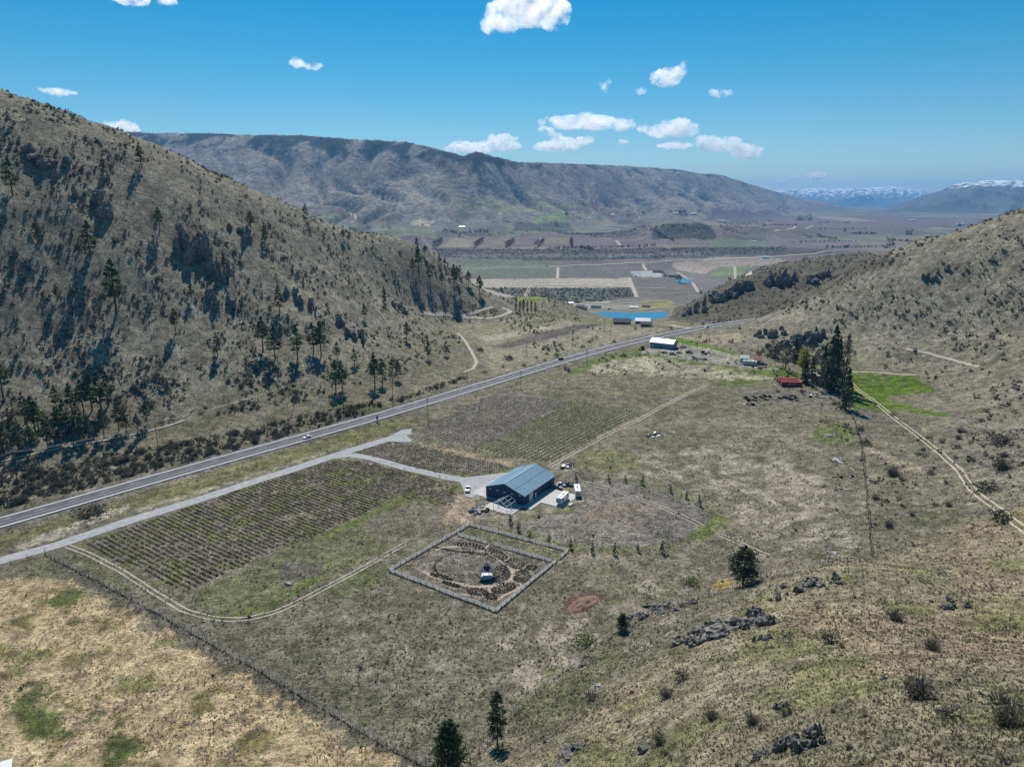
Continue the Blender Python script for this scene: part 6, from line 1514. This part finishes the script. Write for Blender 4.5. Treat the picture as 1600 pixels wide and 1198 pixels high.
for u, v, w, h, n, lab in [(1130, 985, 125, 24, 34, 'large dark lichened rock outcrop on the knoll flank'), (1190, 1000, 40, 14, 5, 'low rock ledge right beside the large outcrop'), (1268, 912, 70, 14, 12, 'dark jagged rock line along the knoll crest'), (1225, 930, 40, 12, 6, 'grey rocks between the crest line and the large outcrop'), (1050, 948, 70, 8, 12, 'broken rock row running along the hill fence'), (990, 968, 40, 8, 7, 'small tumbled rocks beside the shrubby tree'), (1240, 1165, 75, 26, 12, 'dark rock outcrop low on the knoll slope'), (1215, 1108, 34, 14, 5, 'rock cluster west of the brown slope'), (1490, 945, 50, 10, 7, 'dark boulders half buried on the far shoulder of the knoll'), (880, 1185, 80, 10, 10, 'pale lichened rocks beside the slender pine'), (1170, 1185, 50, 10, 7, 'scattered rocks at the bottom of the grassy slope'),
                          (312, 408, 74, 40, 12, 'dark craggy outcrop high on the pine hillside'), (345, 472, 40, 26, 7, 'dark crag below the high outcrop on the pine hillside'), (160, 325, 60, 24, 8, 'broken dark crag near the lone upper pines'), (60, 250, 60, 16, 8, 'rock band near the hillside crest'), (380, 370, 40, 20, 6, 'small dark crag below the ridge line'), (545, 520, 50, 24, 8, 'rocky rib in the middle of the pine hillside'), (470, 470, 46, 20, 6, 'dark ledge above the middle pines'), (620, 480, 40, 16, 6, 'dark ledge toward the hillside nose'),
                          (1460, 430, 34, 14, 6, 'dark crag on the right hill face below the ridge'), (1260, 535, 60, 22, 9, 'rocky rib above the farmstead grove'), (1200, 525, 50, 18, 8, 'dark crags above the teal roofed shed'), (1120, 470, 60, 26, 10, 'dark cliff on the hill beside the lake'), (1190, 450, 70, 26, 10, 'dark cliff band on the upper lake hill'), (1085, 490, 40, 16, 7, 'rocks at the foot of the lake hill'), (1270, 440, 60, 20, 8, 'shadowy crag along the back of the lake hill')]:
    outcrop(u, v, w, h, n, lab)
g = ground(1005, 1172); o = MB().box((0, 0, 0.5), (2.2, 1.3, 1.1), 0.5, 0.15, 0.2).build('boulder', 'rock', bevel=0.15); o.location = g; o.rotation_euler = (0.1, 0.1, 0.2); tag(o, 'dark flat topped boulder on the bunchgrass slope', 'boulder')
for u, v, w, lab in [(850, 1150, 10, 'squarish dark stone near the hill fence'), (450, 912, 10, 'pale boulder in the weeds beside the rutted farm track'), (910, 1040, 12, 'low flat stone just above the hill fence'), (1000, 960, 14, 'angular stone by the shrubby tree'), (935, 1072, 12, 'pale stone on the slope above the hill fence')]:
    c = ground(u, v); q = link(bpy.data.objects.new('boulder', ROCKS[int(u) % 6].copy())); s = w * px_size(c) / 2; q.location = c; q.scale = (s, s * 0.8, s * 0.8); tag(q, lab, 'boulder')
    if 'pale' in lab: q.data.materials[0] = M['palerock']
g = ground(912, 943); mo = MB(); 
XX, YY = np.meshgrid(np.linspace(-1, 1, 26), np.linspace(-1, 1, 18)); rr_ = np.clip(1 - XX ** 2 - YY ** 2, 0, 1); ZZ = rr_ ** 0.7 * 1.1 * (1 + 0.6 * perlin(XX * 3, YY * 3, 9)) - 0.15
px_, py_ = XX * 6.5, YY * 3.2; ca, sa = math.cos(0.75), math.sin(0.75); wx_, wy_ = px_ * ca - py_ * sa, px_ * sa + py_ * ca
zz_ = height(g[0] + wx_, g[1] + wy_) - g[2] + ZZ
ii = np.arange(26 * 18).reshape(18, 26); ff = np.stack([ii[:-1, :-1], ii[:-1, 1:], ii[1:, 1:], ii[1:, :-1]], -1).reshape(-1, 4)
o = np_obj('soil_mound', np.stack([wx_, wy_, zz_], -1).reshape(-1, 3), ff, 'soil', smooth=True); o.location = g; tag(o, 'bare red brown soil mound in the weeds below the garden', 'mound')
# far trees on the valley benches
FT = [bush_proto(800 + k, 40, 1.6, 0.5) for k in range(3)]; FTM = [proto_mesh('far_tree', f, 'spruce') for f in FT]
for u, v, wpx in [(885, 336, 9), (1062, 333, 12), (1070, 333, 9), (1048, 331, 6), (1092, 331, 6), (1005, 333, 7), (1250, 345, 12), (1265, 344, 12), (902, 366, 6), (854, 417, 4), (733, 359, 5), (660, 352, 6), (1160, 440, 8), (1140, 437, 8), (993, 433, 5), (952, 484, 6), (877, 465, 8), (1095, 458, 8), (1040, 432, 10), (1060, 436, 12), (1320, 362, 7), (1420, 367, 14), (1390, 384, 16), (1385, 388, 8), (1500, 354, 8), (1265, 371, 4), (870, 352, 7), (905, 341, 4)]:
    g = ground(u, v); put_bush('valley_tree', FTM[(u + v) % 3], g, wpx * px_size(g), 'dark rounded tree far off on the valley benches', 'trees on the valley benches', 0.62, 'tree')
rgf = np.random.default_rng(55)
n = 16000; fx = rgf.uniform(-4200, 600, n); fy = rgf.uniform(4300, 6300, n); fz = height(fx, fy)
fu = 800 + FPX * (fx / fy) / CP
ft, _ = far_t(fx, fy)
ok = (fu > 130) & (fu < 790) & (ft < 0.99) & (ft * 0.9 + 0.09 * fbm(fx / 130, fy / 200, 4, 211) > 0.74) & (fbm(fx / 420, fy / 420, 5, 201) + 0.5 * fbm(fx / 130, fy / 200, 4, 211) > -0.35)
FP = np.column_stack([fx, fy, fz])[ok][:2600]
V, F, C = merge([bush_proto(820 + k, 9, 1.8, 0.4) for k in range(3)], FP, rgf.uniform(9, 17, len(FP)), rgf, np.full((len(FP), 3), 0.9))
o = np_obj('plateau_forest', V, F, 'spruce', C); tag(o, 'dark conifer forest along the plateau rim', 'forest', kind='stuff')
n = 60000; fx = rgf.uniform(-800, 1800, n); fy = np.exp(rgf.uniform(math.log(1000), math.log(3600), n)); fz = height(fx, fy)
bl_p = [gpoly(P) for P in ([(672, 389), (900, 389.5), (1100, 387), (1230, 385), (1230, 394), (1000, 404), (880, 408), (760, 404), (690, 402)], [(755, 450), (985, 450), (992, 465), (900, 474), (800, 462)], [(800, 350), (890, 348), (900, 360), (820, 362)], [(1015, 357), (1110, 352), (1120, 372), (1020, 375)], [(600, 338), (720, 338), (720, 352), (600, 352)], [(1110, 350), (1230, 346), (1260, 356), (1130, 370)], [(690, 360), (900, 362), (900, 367), (690, 369)], [(900, 352), (1010, 350), (1010, 368), (905, 368)], [(450, 332), (600, 334), (620, 350), (480, 350)])]
ok = np.zeros(n, bool)
for P in bl_p: ok |= in_poly(fx, fy, P)
FP = np.column_stack([fx, fy, fz])[ok][:9000]
V, F, C = merge([bush_proto(830 + k, 8, 0.9, 0.5) for k in range(3)], FP, rgf.uniform(3, 7.5, len(FP)), rgf, tints(len(FP), rgf, 0.6, 1.2))
# tree lines along the far field edges
for _ in range(46):
    yy = math.exp(rgf.uniform(math.log(2500), math.log(7500))); xx = rgf.uniform(-0.25, 0.62) * yy
    if float(far_t(np.array([xx]), np.array([yy]))[0][0]) > 0.05: continue
    L_n = int(rgf.uniform(12, 40)); an = 0.22 + (math.pi / 2 if rgf.uniform() < 0.35 else 0) + rgf.normal(0, 0.05); st = np.linspace(0, rgf.uniform(120, 420), L_n)
    tx, ty = xx + st * math.cos(an) + rgf.normal(0, 5, L_n), yy + st * math.sin(an) + rgf.normal(0, 5, L_n)
    W = merge([bush_proto(840 + k, 8, 1.2, 0.5) for k in range(3)], np.column_stack([tx, ty, height(tx, ty)]), rgf.uniform(7, 17, L_n), rgf, tints(L_n, rgf, 0.35, 0.8))
    F = np.vstack([F, W[1] + len(V)]); V = np.vstack([V, W[0]]); C = np.vstack([C, W[2]])
o = np_obj('valley_brush', V, F, 'sage', C); tag(o, 'dark brush over the valley bluffs and scrub rises', 'brush', kind='stuff')
print('TOTAL tris', sum(len(m.loop_triangles) if m.loop_triangles else sum(len(p.vertices) - 2 for p in m.polygons) for m in bpy.data.meshes))
print('objects', len(bpy.data.objects))
